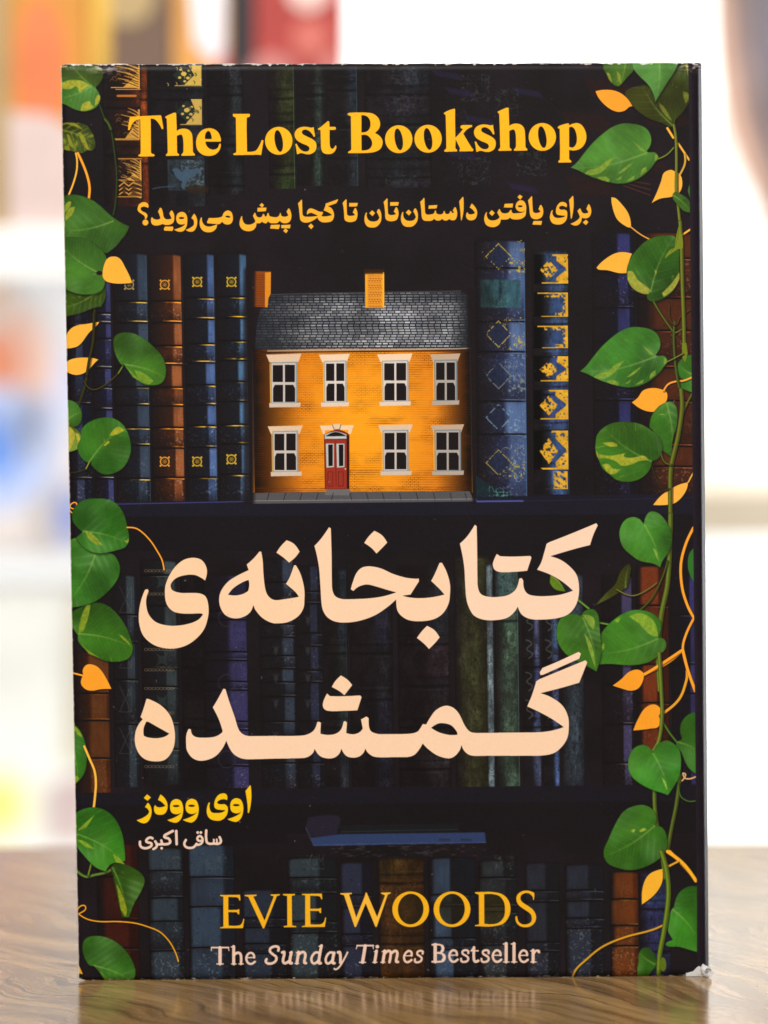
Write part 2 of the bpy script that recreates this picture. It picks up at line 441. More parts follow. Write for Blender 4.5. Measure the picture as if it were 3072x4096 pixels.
def gilt(x0, y0, x1, y1, col, dens=.5, cell=9, seed=0, alpha=1, kind=0):
    """A block of gilt tooling: leafy diagonals or plain scroll."""
    X0, Y0, X1, Y1 = rect(x0, y0, x1, y1); w, h = X1 - X0, Y1 - Y0
    if w < 3 or h < 3: return
    Y, X = np.mgrid[0:h, 0:w].astype(np.float32)
    n = noise(h, w, cell, cell, seed, 2)
    if kind == 0:
        v = np.sin((X * .9 - Y * .7) / cell * 2.6 + 3.2 * n) * np.sin((X * .5 + Y) / cell * 1.1 + 4 * n)
        m = np.clip((v + (dens - .5) * 1.6) * 4, 0, 1) * np.clip((X / w - .08) * 2.4, .12, 1)
    elif kind == 1:
        m = np.clip((.045 + dens * .05 - np.abs(n - .5)) * 40, 0, 1)
    else:
        q = (np.abs((X + Y) % (cell * 3) - cell * 1.5) < cell * .4) | (np.abs((X - Y) % (cell * 3) - cell * 1.5) < cell * .4)
        m = q * np.clip(X / w * 1.6 - .1 + n - .5, 0, 1)
    e = np.minimum(np.minimum(X, w - 1 - X), np.minimum(Y, h - 1 - Y))
    if kind != 1: m = np.maximum(m, ((Y > h - 3) | (X > w - 4)) * .9 * (n > .35))
    m = m * np.clip(1.3 - .9 * (X < w * .35) - .6 * noise(h, w, 5, 5, seed + 7, 2), 0, 1)
    put((X0, Y0, blur(m.astype(np.float32), 1)), col, alpha)

def hline(x0, x1, y, wd, col, alpha=1):
    put(strokeT(U.T([(x0, y), (x1, y)]), wd * SC * 1.85), col, alpha)

# ---- top shelf
book(222, 318, 132, 446, (58, 24, 14), (74, 34, 18), (218, 322), orn=.15, pk=.85)
def fern(x0, y0, x1, y1, col=(214, 162, 70), seed=0, zig=False):
    r_ = np.random.default_rng(seed)
    U.fill("(%g,%g)!(%g,%g)!(%g,%g)!(%g,%g)!(%g,%g)!" % (x1 - 4, y0, x1, y0, x1, y1, x0 + (x1 - x0) * .45, y1, x1 - 9, y0 + (y1 - y0) * .5), col, .92)
    for k in range(9):                                             # gold barbs reaching left, dark barbs cutting back
        t_ = (k + .5) / 9; yk = y0 + (y1 - y0) * t_
        l_ = (x1 - x0) * r_.uniform(.30, .80)
        U.stroke("(%g,%g)!(%g,%g)!(%g,%g)" % (x1 - 3, yk + 5, x1 - l_ * .5, yk - 1, x1 - l_, yk - 6), 3.4, col, .9, taper=True)
        U.stroke("(%g,%g)!(%g,%g)" % (x1 - l_ * .7, yk - 7, x1 - 4, yk + 2), 1.8, (40, 22, 14), .75)
    for k in range(14):
        xk, yk = r_.uniform(x0, x1 - 12), r_.uniform(y0 + 3, y1 - 3)
        U.stroke("(%g,%g)(%g,%g)(%g,%g)" % (xk, yk, xk + 4, yk - 4, xk + 9, yk - 1), 1.5, tuple(c * .62 for c in col), .7)
    U.stroke("(%g,%g)!(%g,%g)!" % (x0 + 4, y1 + 1, x1, y1 + 1), 2, col, .9)
    if zig:
        for k in range(3):
            yy_ = y1 - 4 - k * 9
            U.fill("(%g,%g)!(%g,%g)!(%g,%g)!(%g,%g)!" % (x0 + 10, yy_ - 8, x1, yy_ - 12, x1, yy_ + 4, x0 + 10, yy_ + 4), (44, 24, 16), .6)
            U.stroke("(%g,%g)!(%g,%g)!(%g,%g)!(%g,%g)!(%g,%g)!" % (x0 + 10, yy_, x0 + 20, yy_ - 8, x0 + 30, yy_, x0 + 40, yy_ - 8, x1, yy_), 2.6, col, .9)
fern(236, 141, 303, 188, (216, 162, 66), 1); fern(244, 236, 302, 299, (206, 154, 68), 2); fern(248, 346, 306, 388, (212, 160, 74), 3); fern(248, 386, 307, 424, (208, 156, 72), 4, True)
book(304, 319, 132, 440, (120, 46, 12), (120, 50, 14), (200, 340), orn=0, pk=.6, pw=.5)
for i in range(9): hline(254 + i * 4.6, 256 + i * 4.6, 207, 5, (200, 120, 50), .8)
hline(250, 303, 193, 1.6, (205, 150, 70)); hline(250, 300, 302, 1.6, (205, 150, 70)); hline(256, 306, 343, 1.8, (205, 150, 70))
book(322, 444, 132, 446, (26, 28, 34), (34, 44, 52), (200, 320), orn=.22, pk=.9, pw=.2)
def lattice(x0, y0, x1, y1, col, seed):
    r_ = np.random.default_rng(seed)
    U.fill("(%g,%g)!(%g,%g)!(%g,%g)!(%g,%g)!(%g,%g)!" % (x0 + (x1 - x0) * .62, y0, x1, y0, x1, y1, x0 + (x1 - x0) * .45, y1, x0 + (x1 - x0) * .80, (y0 + y1) / 2), col, .95)
    cx, cy = x0 + (x1 - x0) * .52, (y0 + y1) / 2
    U.fill("(%g,%g)!(%g,%g)!(%g,%g)!(%g,%g)!" % (cx - 26, cy, cx - 2, cy - 24, cx + 20, cy, cx - 2, cy + 22), (38, 50, 44), .9)
    for (dx, dy, rr_) in ((0, -3, 6), (9, 6, 4), (-9, 5, 3.4), (2, 13, 3.2), (-7, -12, 2.8), (11, -10, 3)): fell(U, cx + dx - 2, cy + dy, rr_, rr_ * .8, col)
    for k in range(22):
        xk, yk = r_.uniform(x0, x1 - 3), r_.uniform(y0 + 2, y1 - 2)
        U.stroke("(%g,%g)(%g,%g)(%g,%g)" % (xk, yk, xk + 3, yk + 3, xk + 2, yk + 6), 1.6, col if r_.random() < .45 else (34, 44, 40), .8)
    U.stroke("(%g,%g)!(%g,%g)!" % (x0 + 18, y1 + 1, x1, y1 + 1), 2, col, .85)
lattice(360, 141, 435, 184, (208, 176, 84), 5); lattice(372, 214, 436, 268, (200, 168, 84), 6)
X0, Y0, X1, Y1 = rect(362, 344, 442, 412); w, h = X1 - X0, Y1 - Y0; n = noise(h, w, 7, 7, 9, 3)
put((X0, Y0, np.full((h, w), .8, np.float32)), np.array([44, 54, 62]) * (.55 + .9 * n[..., None])); gilt(364, 346, 440, 408, (92, 108, 116), .5, 8, 8, .8, kind=1)
U.fill("(372,366)!(384,364)(392,372)!(404,360)!(412,366)(424,362)!(434,370)(422,376)!(416,384)(408,386)!(402,398)(400,410)!(392,404)(394,392)!(386,388)(378,378)!", (64, 86, 106), .9)
U.stroke("(330,408)(350,404)(376,403)!", 3, (60, 76, 96), .7); U.fill("(400,404)(430,400)(452,410)(430,418)(404,414)", (48, 34, 22), .7, soft=2)
book(448, 526, 132, 420, (22, 19, 22), (36, 40, 48), (190, 300, 390), orn=.4, pk=.75)
gilt(478, 142, 522, 182, (70, 78, 84), .35, 8, 9, .6, kind=1)
book(580, 638, 132, 408, (34, 32, 14), (52, 62, 30), (198, 250, 365), orn=.1, pk=.72, pw=.3, edge=(80, 110, 80))
book(640, 704, 132, 402, (22, 22, 20), (42, 62, 58), (190, 300), orn=.3, pk=.75)
book(706, 774, 132, 402, (22, 20, 22), (36, 50, 66), (180, 260, 330), orn=.45, pk=.85, edge=(60, 85, 90))
book(788, 932, 132, 405, (24, 20, 22), (34, 36, 46), (190, 255, 330, 372), orn=.55, pk=.6, pw=.3)
for (a, b, c, d, sd) in ((810, 142, 905, 185, 21), (800, 205, 900, 250, 22), (795, 378, 900, 400, 23), (960, 160, 1060, 220, 24), (1040, 190, 1120, 250, 25), (950, 340, 1060, 400, 26), (1080, 300, 1180, 380, 27), (940, 240, 1010, 330, 28)):
    gilt(a, b, c, d, (66, 76, 78), .3, 8, sd, .5, kind=1)
for (x, y) in ((960, 188), (1000, 248), (1105, 188), (960, 322), (930, 150), (1180, 300), (1095, 395)):
    U.fill("(0,0)!(60,10)!(70,24)!(12,14)!", (44, 38, 80), .45, dx=x, dy=y, soft=3)
for (x, y) in ((1220, 380), (1210, 240), (1330, 330), (1380, 230), (1260, 170)):
    U.fill("(0,0)!(90,8)!(120,44)!(20,40)!", (52, 26, 18), .35, dx=x, dy=y, soft=5)
for i in range(3): U.stroke("(1345,388)!(1405,%d)!" % (398 + i * 6), 2, (110, 60, 40), .6, dy=i * 6)

# ---- middle shelf
DIM[0] = 1.1
AB = 1088
book(136, 196, 560, AB, (22, 25, 42), (46, 54, 84), (640, 700, 790, 868, 960, 1030), orn=.3, lines=.45, linecol=(120, 120, 110), pk=.5)
book(200, 243, 560, AB, (26, 28, 52), (54, 58, 108), (678, 693, 733, 790, 838, 880, 1000, 1030), lines=.6, linecol=(130, 130, 120), orn=.25, pk=.82)
book(247, 323, 545, AB, (28, 34, 46), (52, 66, 88), (653, 693, 750, 786, 838, 871, 926, 958, 1036), lines=.7, orn=.4, pk=.80, linecol=(190, 160, 70), edge=(60, 76, 92), em=((279, 615, 9.5, (150, 130, 84)),))
book(325, 396, 546, AB, (70, 36, 20), (150, 84, 44), (652, 692, 748, 783, 838, 872, 925, 963, 1033), lines=.95, orn=.4, pk=.84, linecol=(226, 140, 44), em=((356, 615, 9.5, (206, 146, 52)), (356, 997, 9.5, (206, 146, 52))))
book(400, 467, 545, AB, (25, 30, 44), (68, 96, 152), (645, 685, 744, 779, 833, 870, 921, 962, 1033), lines=.9, orn=.42, pk=.86, linecol=(206, 160, 50), edge=(62, 84, 108), em=((426, 609, 9.5, (196, 158, 40)), (426, 997, 9.5, (196, 158, 40))))
book(469, 537, 545, AB, (27, 32, 44), (70, 112, 156), (643, 683, 738, 774, 826, 863, 919, 955, 1027), lines=.95, orn=.42, pk=.86, linecol=(214, 172, 44), edge=(54, 84, 120), em=((500, 609, 9.5, (190, 160, 40)), (500, 992, 9.5, (200, 165, 40))))
book(1028, 1138, 517, 1082, (46, 56, 94), (76, 102, 152), (582, 690, 762, 862, 940), lines=0.2, orn=.5, pk=.82, pw=.24, linecol=(120, 150, 190), edge=(70, 110, 160), bandh=13)
X0, Y0, X1, Y1 = rect(1034, 600, 1128, 668); w, h = X1 - X0, Y1 - Y0; n = noise(h, w, 10, 26, 33, 4); X = np.arange(w)[None, :, None] / w
lab = np.array([34, 58, 58]) * (1 - X) + np.array([58, 104, 116]) * X
put((X0, Y0, np.clip(blur(np.pad(np.ones((h - 8, w - 8), np.float32), 4), 3), 0, 1)), lab * (.45 + 1.0 * n[..., None]), .8)
gilt(1046, 604, 1100, 664, (78, 116, 106), .3, 9, 31, .45, kind=1)
for cy, gc in ((555, (200, 170, 60)), (722, (190, 170, 84)), (812, (120, 130, 130)), (902, (120, 150, 170)), (1000, (170, 156, 70))):
    X0, Y0, X1, Y1 = rect(1044, cy - 36, 1134, cy + 34); w, h = X1 - X0, Y1 - Y0
    Y, X = np.mgrid[0:h, 0:w].astype(np.float32); u, v = X / w, Y / h
    n = noise(h, w, 5, 5, cy, 2); n9 = noise(h, w, 12, 12, cy + 3, 2)
    dd = np.abs(u - .36) / .30 + np.abs(v - .5) / .40
    m = np.clip((.05 - np.abs(n - .5)) * 30, 0, 1) * np.clip((n9 - .45) * 8, 0, 1) * (.25 + .75 * (u > .45)) * (dd > 1.1) + ((np.abs(dd - 1) < .07) & (n > .42)) * .8 + (u > .6) * (v > .55) * np.clip((n - .62) * 12, 0, 1)
    put((X0, Y0, blur(np.clip(m, 0, 1).astype(np.float32), 0)), gc, .85)
    put((X0, Y0, ((dd < .93) * .55).astype(np.float32)), np.array([36, 46, 72]) * (.7 + .6 * n[..., None]))
U.stroke("(1077,560)(1080,600)(1079,650)", 3, (26, 40, 60), .7)
U.fill("(1028,1026)!(1064,1050)(1112,1072)!(1112,1084)!(1028,1084)!", (24, 40, 48))
gilt(1030, 1050, 1105, 1080, (104, 160, 160), .55, 8, 61, .8, kind=1)
book(1150, 1229, 540, 1068, (22, 26, 36), (52, 76, 124), (622, 690, 760, 842, 920, 990), gold=.0, orn=.1, pk=.7, pw=.3, edge=(40, 64, 70), bandh=9)
def giltpanel(y0, y1, sd, full=True):
    X0, Y0, X1, Y1 = rect(1153, y0, 1227, y1); w, h = X1 - X0, Y1 - Y0
    Y, X = np.mgrid[0:h, 0:w].astype(np.float32); n = noise(h, w, 4, 4, sd, 2); n8 = noise(h, w, 9, 9, sd + 1, 2)
    u, v = X / w, Y / h
    IMG[Y0:Y1, X0:X1] = IMG[Y0:Y1, X0:X1] * (1 - .75 * np.clip((.34 - u) * 6, 0, 1)[..., None])
    blue = np.clip((u - .45) * 6, 0, 1) * np.clip((.95 - u) * 20, 0, 1)
    IMG[Y0:Y1, X0:X1] = IMG[Y0:Y1, X0:X1] * (1 - .7 * blue[..., None]) + np.array([50, 72, 122]) / 255 * (.7 + .5 * n8[..., None]) * .7 * blue[..., None]
    bot = (v > .945) & (u > .12 + .2 * n8); top = (v < .05) & (u > (.3 + .5 * n8 if full else .1))
    if full:
        d = np.abs(u - .43) / .27 + np.abs(v - .52) / .34
        m = (d < 1) & (n > .40)
        fill_ = (u > .60 + .10 * n8) & (d > 1.35 + .25 * (n8 - .5)) & ((u - .5) * .9 + np.abs(v - .5) > .42) & (n > .28)
        m = m | fill_ | ((u > .93) & (n > .2)) | bot | top
    else:
        m = (u > .91) | bot | top | ((u > .62) & (v > .8) & (n > .45)) | ((v < .2) & (u > .3) & (n > .52)) | ((u > .84) & (n > .5))
    put((X0, Y0, blur(m.astype(np.float32), 1)), np.array([228, 172, 44]) * (.85 + .25 * n8[..., None]), .95)
giltpanel(549, 612, 71); giltpanel(632, 684, 72, False); giltpanel(704, 752, 73, False); giltpanel(770, 824, 74); giltpanel(842, 906, 75); giltpanel(930, 1014, 76)
gilt(1178, 1018, 1226, 1056, (222, 168, 50), .72, 7, 77)
book(1280, 1372, 500, 1070, (22, 22, 36), (46, 48, 104), (590, 660, 740, 860, 950), orn=.42, pk=.74, pw=.16, lines=.25, linecol=(90, 100, 140))
book(1376, 1500, 500, 1070, (52, 26, 18), (84, 40, 20), (560, 640, 716, 790, 868, 960, 1010), orn=.5, lines=.5, pk=.7, pw=.5, linecol=(150, 76, 40))

# ---- first board
U.fill("(140,1086)!(1520,1066)!(1520,1112)!(140,1118)!", (28, 27, 40), .95)
U.fill("(140,1116)!(1520,1110)!(1520,1190)!(140,1190)!", (25, 21, 26), 1)
put(strokeT(U.T([(150, 1091), (640, 1081), (1030, 1079)]), 2.6), (62, 62, 120), .9)
put(strokeT(U.T([(1030, 1083), (1130, 1082)]), 4), (78, 88, 160), .9)
put(strokeT(U.T([(1130, 1082), (1510, 1075)]), 2), (40, 38, 66), .8)

# ---- the house
H_ = K(950, 1000, 1000)
H_.fill("(100,660)!(1545,640)!(1560,1610)!(100,1612)!", (236, 150, 30), 1, soft=1)
X0, Y0, X1, Y1 = rect(548, 752, 1018, 1082)
w, h = X1 - X0, Y1 - Y0
Y, X = np.mgrid[0:h, 0:w].astype(np.float32); u, v = X / w, Y / h
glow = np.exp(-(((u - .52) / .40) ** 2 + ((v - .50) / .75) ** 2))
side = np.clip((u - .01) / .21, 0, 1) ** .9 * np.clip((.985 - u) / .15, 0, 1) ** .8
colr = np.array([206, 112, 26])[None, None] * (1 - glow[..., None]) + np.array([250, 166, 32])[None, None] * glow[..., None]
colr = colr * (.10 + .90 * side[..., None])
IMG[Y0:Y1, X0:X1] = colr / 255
# courses and brick ends
ch = 3.9; row = np.floor(Y / ch); fy = (Y / ch) - row
fx = ((X / 9.0) + .5 * (row % 2)) % 1
mort = np.clip((.45 - fy) * 5, 0, 1) * .9
ends = (fx < .16) * (fy > .2) * .8
amt = np.clip(noise(h, w, 60, 34, 88, 3) * 2.8 - .62 + 1.0 * (v > .90) + .35 * (np.abs(v - .05) < .06) - .6 * glow, 0, 1)
zig = amt * np.clip(mort * (.3 + noise(h, w, 9, 4, 92, 2)) + ends * (noise(h, w, 50, 30, 89, 2) > .5) * .7, 0, 1) + .13 * np.clip((.45 - fy) * 4, 0, 1)
IMG[Y0:Y1, X0:X1] = IMG[Y0:Y1, X0:X1] * (1 - .72 * zig[..., None]) + np.array([92, 44, 10]) / 255 * .72 * zig[..., None]
# roof
roof = "(115,660)!(125,520)(150,400)!(215,300)!(560,290)!(1480,276)!(1530,300)!(1545,652)!"
H_.fill(roof, (34, 38, 46))
r = fillT(H_.path(roof)); x0, y0, m = r; hh, ww = m.shape
Y, X = np.mgrid[0:hh, 0:ww].astype(np.float32)
rh = 5.9; row = np.floor(Y / rh); fy = Y / rh - row
rr = np.random.default_rng(5).random((400, 400))
off = np.random.default_rng(6).random(400) 
cw = 14.0
cx_ = X / cw + off[row.astype(int)] ; ci = np.floor(cx_).astype(int); fx = cx_ - ci
ton = rr[row.astype(int) % 400, ci % 400]
inside = ((fx > .1) & (fx < .93) & (fy > .28)).astype(np.float32)
dirt = noise(hh, ww, 50, 30, 90, 3)
fade = np.clip(X / (ww * .30), 0, 1) * np.clip((ww - X) / (ww * .10), 0, 1) * (.55 + .45 * np.clip(Y / (hh * .25), 0, 1))
tc = np.stack([112 + 62 * ton, 116 + 60 * ton, 126 + 54 * ton], -1) * (.62 + .75 * dirt[..., None]) * (.35 + .65 * fade[..., None])
put((x0, y0, m * inside * (.35 + .65 * (fy > .4)) * (.5 + .5 * fade)), tc, .95)
H_.stroke("(215,296)!(560,286)!(1480,272)!", 6, (78, 78, 84), .8); H_.stroke("(300,314)!(1480,292)!", 3, (92, 90, 92), .5)
H_.stroke("(200,670)!(1450,655)!(1540,652)!", 8, (176, 168, 160), .8); H_.stroke("(120,680)!(1540,666)!", 9, (60, 34, 14), .9)
# chimneys
H_.fill("(90,140)!(222,143)!(220,290)!(205,320)!(200,380)!(90,376)!", (136, 70, 22)); H_.fill("(182,150)!(222,146)!(220,290)!(205,320)!(200,380)!(182,380)!", (216, 138, 34))
H_.fill("(60,100)!(120,100)!(110,400)!(60,400)!", (28, 22, 26), .85, soft=9)
H_.fill("(846,150)!(974,146)!(974,384)!(848,384)!", (240, 164, 40)); H_.fill("(862,165)!(956,165)!(958,384)!(862,384)!", (226, 150, 48))
H_.fill("(838,128)!(976,126)!(976,158)!(838,160)!", (56, 32, 16), .9, soft=3); H_.stroke("(968,150)!(970,382)!", 5, (255, 196, 40))
for i in range(14):
    yy = 172 + i * 15.4
    H_.stroke("(866,%d)!(950,%d)!" % (yy, yy), 4, (140, 78, 20), .45)
    for j in range(5): H_.stroke("(%d,%d)!(%d,%d)!" % (872 + j * 18 + 8 * (i % 2), yy, 878 + j * 18 + 8 * (i % 2), yy + 7), 4, (120, 64, 20), .7 * ((i * 7 + j * 3) % 3 > 0))
    H_.stroke("(100,%d)!(180,%d)!" % (yy - 6, yy - 4), 5, (90, 44, 14), .6)
def window(x0, y0, x1, y1, lx0, lx1, ly, sx0, sx1, sy, tone=1.0):
    c = lambda *a: tuple(v * tone for v in a)
    H_.fill("(%d,%d)!(%d,%d)!(%d,%d)!(%d,%d)!" % (lx0, ly + 4, lx1, ly - 2, lx1 - 20, ly + 52, lx0 + 22, ly + 56), c(238, 208, 178))
    H_.fill("(%d,%d)!(%d,%d)!(%d,%d)!(%d,%d)!" % (x0 - 12, y0 - 14, x1 + 12, y0 - 18, x1 + 14, y1 + 14, x0 - 10, y1 + 16), c(150, 164, 172))
    H_.stroke("(%d,%d)!(%d,%d)!" % (x0 - 16, y0 - 6, x0 - 12, y1 + 10), 6, (250, 190, 60), .8)
    H_.fill("(%d,%d)!(%d,%d)!(%d,%d)!(%d,%d)!" % (x0 - 6, y0 - 8, x1 + 2, y0 - 10, x1 + 4, y1 + 8, x0 - 4, y1 + 8), c(214, 206, 200))
    mx, my = (x0 + x1) / 2, (y0 + y1) / 2
    for (a, b, c_, d, low) in ((x0 + 2, y0 + 4, mx - 7, my - 9, 0), (mx + 7, y0 + 2, x1 - 4, my - 9, 0), (x0 + 4, my + 10, mx - 6, y1 - 2, 1), (mx + 8, my + 10, x1 - 2, y1 - 2, 1)):
        if low and a < mx - 10: H_.fill("(%d,%d)!(%d,%d)!(%d,%d)!(%d,%d)!(%d,%d)!" % (a + 12, b, c_, b, c_, d, a, d, a, b + 24), (28, 22, 24))
        elif low: H_.fill("(%d,%d)!(%d,%d)!(%d,%d)!(%d,%d)!(%d,%d)!" % (a, b, c_ - 12, b, c_, b + 24, c_, d, a, d), (28, 22, 24))
        else: H_.fill("(%d,%d)!(%d,%d)!(%d,%d)!(%d,%d)!" % (a, b, c_, b, c_, d, a, d), (28, 22, 24))
    H_.fill("(%d,%d)!(%d,%d)!(%d,%d)!(%d,%d)!" % (sx0, sy, sx1, sy - 4, sx1 - 2, sy + 26, sx0 + 2, sy + 30), c(222, 204, 186))
    H_.stroke("(%d,%d)!(%d,%d)!" % (sx0 + 8, sy, sx1 - 8, sy - 3), 4, c(120, 140, 160), .7)
window(232, 760, 384, 1010, 190, 425, 690, 210, 418, 1015, .92)
window(586, 750, 712, 1004, 540, 746, 690, 554, 740, 1010)
window(972, 748, 1122, 1000, 926, 1162, 688, 942, 1150, 1005)
window(1316, 744, 1446, 998, 1276, 1480, 688, 1290, 1472, 1000, .80)
window(244, 1216, 390, 1462, 200, 433, 1166, 220, 427, 1472, .92)
window(974, 1210, 1122, 1456, 932, 1164, 1158, 948, 1156, 1466, .92)
window(1318, 1208, 1470, 1462, 1280, 1504, 1158, 1290, 1502, 1466, .80)
# door
H_.fill("(545,1165)!(772,1162)!(752,1220)!(735,1218)!(735,1192)!(580,1196)!(580,1222)!(568,1220)!", (234, 204, 172))
H_.fill("(626,1156)!(690,1152)!(682,1192)!(638,1194)!", (226, 196, 166)); H_.stroke("(630,1160)!(642,1192)!(678,1190)!(686,1156)!", 4, (60, 36, 20), .8)
H_.fill("(573,1225)!(640,1196)(690,1196)(740,1222)!(742,1586)!(580,1588)!", (120, 40, 22))
H_.fill("(578,1224)!(650,1204)(724,1224)!(724,1252)!(578,1254)!", (176, 184, 184)); H_.fill("(584,1236)!(650,1208)(722,1234)!", (26, 24, 26))
H_.fill("(582,1262)!(724,1260)!(726,1582)!(590,1584)!", (150, 52, 38)); H_.fill("(724,1230)!(742,1230)!(742,1584)!(726,1584)!", (58, 18, 12))
H_.stroke("(588,1244)!(716,1242)!", 5, (206, 210, 208), .9)
for a in (586, 656):
    H_.fill("(%d,1284)!(%d,1284)!(%d,1440)!(%d,1444)!" % (a, a + 54, a + 54, a + 4), (182, 190, 190)); H_.fill("(%d,1292)!(%d,1290)!(%d,1432)!(%d,1434)!" % (a + 16, a + 46, a + 46, a + 18), (24, 20, 22))
    H_.stroke("(%d,1472)!(%d,1472)!(%d,1566)!(%d,1566)!(%d,1472)!" % (a + 14, a + 46, a + 46, a + 14, a + 14), 4, (96, 26, 16), .9)
H_.stroke("(652,1270)!(654,1560)!", 5, (110, 30, 18), .8); fell(H_, 716, 1452, 5, 5, (220, 200, 160))
# pavement
H_.fill("(100,1612)!(580,1606)!(600,1588)!(742,1586)!(750,1606)!(1540,1600)!(1570,1668)!(100,1684)!", (84, 84, 88))
H_.fill("(580,1606)!(600,1588)!(742,1586)!(750,1606)!(738,1628)!(580,1626)!", (106, 106, 108))
for x in (210, 320, 428, 536, 636, 746, 856, 962, 1074, 1186, 1300, 1410, 1510):
    dx_ = -14 if x < 640 else (0 if x < 700 else 12)
    H_.stroke("(%d,1612)!(%d,1660)!" % (x, x + dx_), 4, (24, 24, 28), .9)
H_.stroke("(110,1664)!(1560,1652)!", 5, (150, 148, 150), .7); H_.stroke("(110,1674)!(1565,1664)!", 5, (86, 84, 92), .7)
H_.fill("(40,120)!(112,120)!(118,680)!(135,1000)!(112,1690)!(40,1690)!", (28, 22, 26), .8, soft=16)
H_.fill("(1520,250)!(1580,250)!(1580,1690)!(1560,1690)!(1530,1000)!", (28, 22, 26), .8, soft=9)

# ---- lower shelf
DIM[0] = 1.0
LB = 1712
book(150, 238, 1405, LB, (74, 36, 16), (98, 54, 22), (1500, 1552, 1640), orn=.15, pk=.7, pw=.3, lines=.4, linecol=(130, 84, 40))
book(244, 300, 1240, 1700, (26, 30, 38), (52, 64, 74), (1330, 1384, 1470, 1560), orn=.25, lines=.3, pk=.72, linecol=(110, 110, 100))
for cy in (1295, 1415, 1510, 1600): U.stroke("(258,%d)!(284,%d)!(284,%d)!(258,%d)!(284,%d)!" % (cy - 28, cy + 28, cy - 28, cy + 28, cy + 28), 1.6, (110, 104, 84), .32)
book(306, 386, 1208, 1695, (28, 32, 36), (58, 70, 76), (1245, 1304, 1385, 1440, 1485, 1560, 1620), orn=.2, lines=.3, pk=.8, linecol=(110, 116, 108))
for cy in (1233, 1283, 1403, 1447, 1487, 1540, 1594, 1656):
    for i in range(8): fell(U, 316 + i * 8, cy, 4.6, 3.2, (128, 112, 90), hole=(316 + i * 8, cy, 3.2, 1.8), alpha=.6)
for cy in (1258, 1425, 1515): U.fill("(-14,-16)!(0,-8)(14,-16)!(8,0)(14,16)!(0,8)(-14,16)!(-8,0)", (60, 72, 76), .4, dx=350, dy=cy)
book(392, 478, 1236, 1700, (22, 20, 22), (30, 30, 34), (1330, 1430, 1560), orn=.15, pk=.8)
book(440, 536, 1240, 1702, (28, 26, 42), (54, 50, 96), (1322, 1334, 1410, 1422, 1474, 1486, 1560, 1572, 1600, 1650), lines=.3, linecol=(80, 80, 120), orn=.3, pk=.85, pw=.28)
for cy in (1335, 1475, 1640): fell(U, 490, cy, 19, 19, (54, 54, 66), alpha=.6, hole=(490, cy, 17, 17))
book(562, 640, 1205, 1705, (25, 26, 33), (50, 60, 78), (1260, 1290, 1350, 1372, 1418, 1440, 1475, 1500, 1560, 1590, 1650), lines=.3, linecol=(76, 84, 92), orn=.4, pk=.8)
book(642, 698, 1220, 1705, (23, 23, 30), (40, 44, 66), (1280, 1300, 1370, 1392, 1450, 1470, 1560, 1580, 1650), lines=.3, linecol=(76, 80, 88), orn=.4, pk=.7)
for cx in (596, 665):
    for cy in (1340, 1405, 1465, 1520, 1590): U.stroke("(-7,-9)(-2,-4)(0,4)(2,-4)(7,-9)", 2, (84, 84, 84), .3, dx=cx, dy=cy); U.fill("(0,-12)!(5,0)(0,12)!(-5,0)", (70, 70, 74), .28, dx=cx, dy=cy)
book(700, 752, 1225, 1700, (24, 24, 24), (38, 48, 54), (1400, 1560), orn=.15, pk=.8, edge=(44, 54, 66))
book(756, 850, 1290, 1700, (21, 19, 22), (30, 32, 40), (1400, 1500), orn=.12, pk=.8)
book(860, 972, 1220, 1700, (26, 20, 20), (40, 36, 42), (1380, 1470, 1560, 1650), orn=.5, pk=.8, pw=.3)
book(982, 1062, 1200, 1700, (36, 34, 18), (58, 60, 34), (), orn=.22, pk=.5, pw=.4); book(1052, 1066, 1215, 1700, (58, 76, 86), (92, 116, 130), (), orn=0, pk=.5, pw=.5)
book(1070, 1122, 1225, 1698, (32, 40, 32), (64, 84, 76), (1330,), orn=.3, pk=.6, pw=.4, edge=(80, 104, 112))
book(1128, 1168, 1300, 1700, (24, 26, 32), (60, 76, 120), (1430, 1560), orn=.6, pk=.8); book(1172, 1208, 1300, 1700, (24, 26, 32), (60, 76, 120), (1420, 1560), orn=.6, pk=.8)
for x in (1142, 1184):
    for cy in (1340, 1400, 1470, 1530, 1600): U.stroke("(-6,-18)(6,-10)(-4,2)(8,12)(0,22)", 3, (112, 116, 112), .42, dx=x, dy=cy)
book(1212, 1262, 1235, 1700, (25, 25, 32), (50, 60, 76), (1340, 1450), orn=.55, pk=.6, pw=.4)
book(1300, 1370, 1240, 1700, (28, 25, 28), (64, 58, 96), (1340, 1430, 1480, 1560, 1650), orn=.3, lines=.3, pk=.8, linecol=(110, 110, 110))
book(1374, 1446, 1220, 1700, (64, 28, 16), (120, 50, 20), (1310, 1430, 1520), orn=.25, lines=.3, pk=.45, pw=.3, linecol=(130, 80, 50))
book(1450, 1506, 1240, 1700, (24, 22, 32), (54, 50, 110), (1330, 1430, 1500), orn=.2, lines=.3, pk=.9, linecol=(90, 100, 120))
U.fill("(150,1716)!(560,1704)!(1520,1694)!(1520,1738)!(150,1752)!", (26, 24, 33), 1, soft=2)
U.fill("(150,1740)!(1520,1730)!(1520,1800)!(150,1800)!", (24, 20, 24), 1, soft=2)

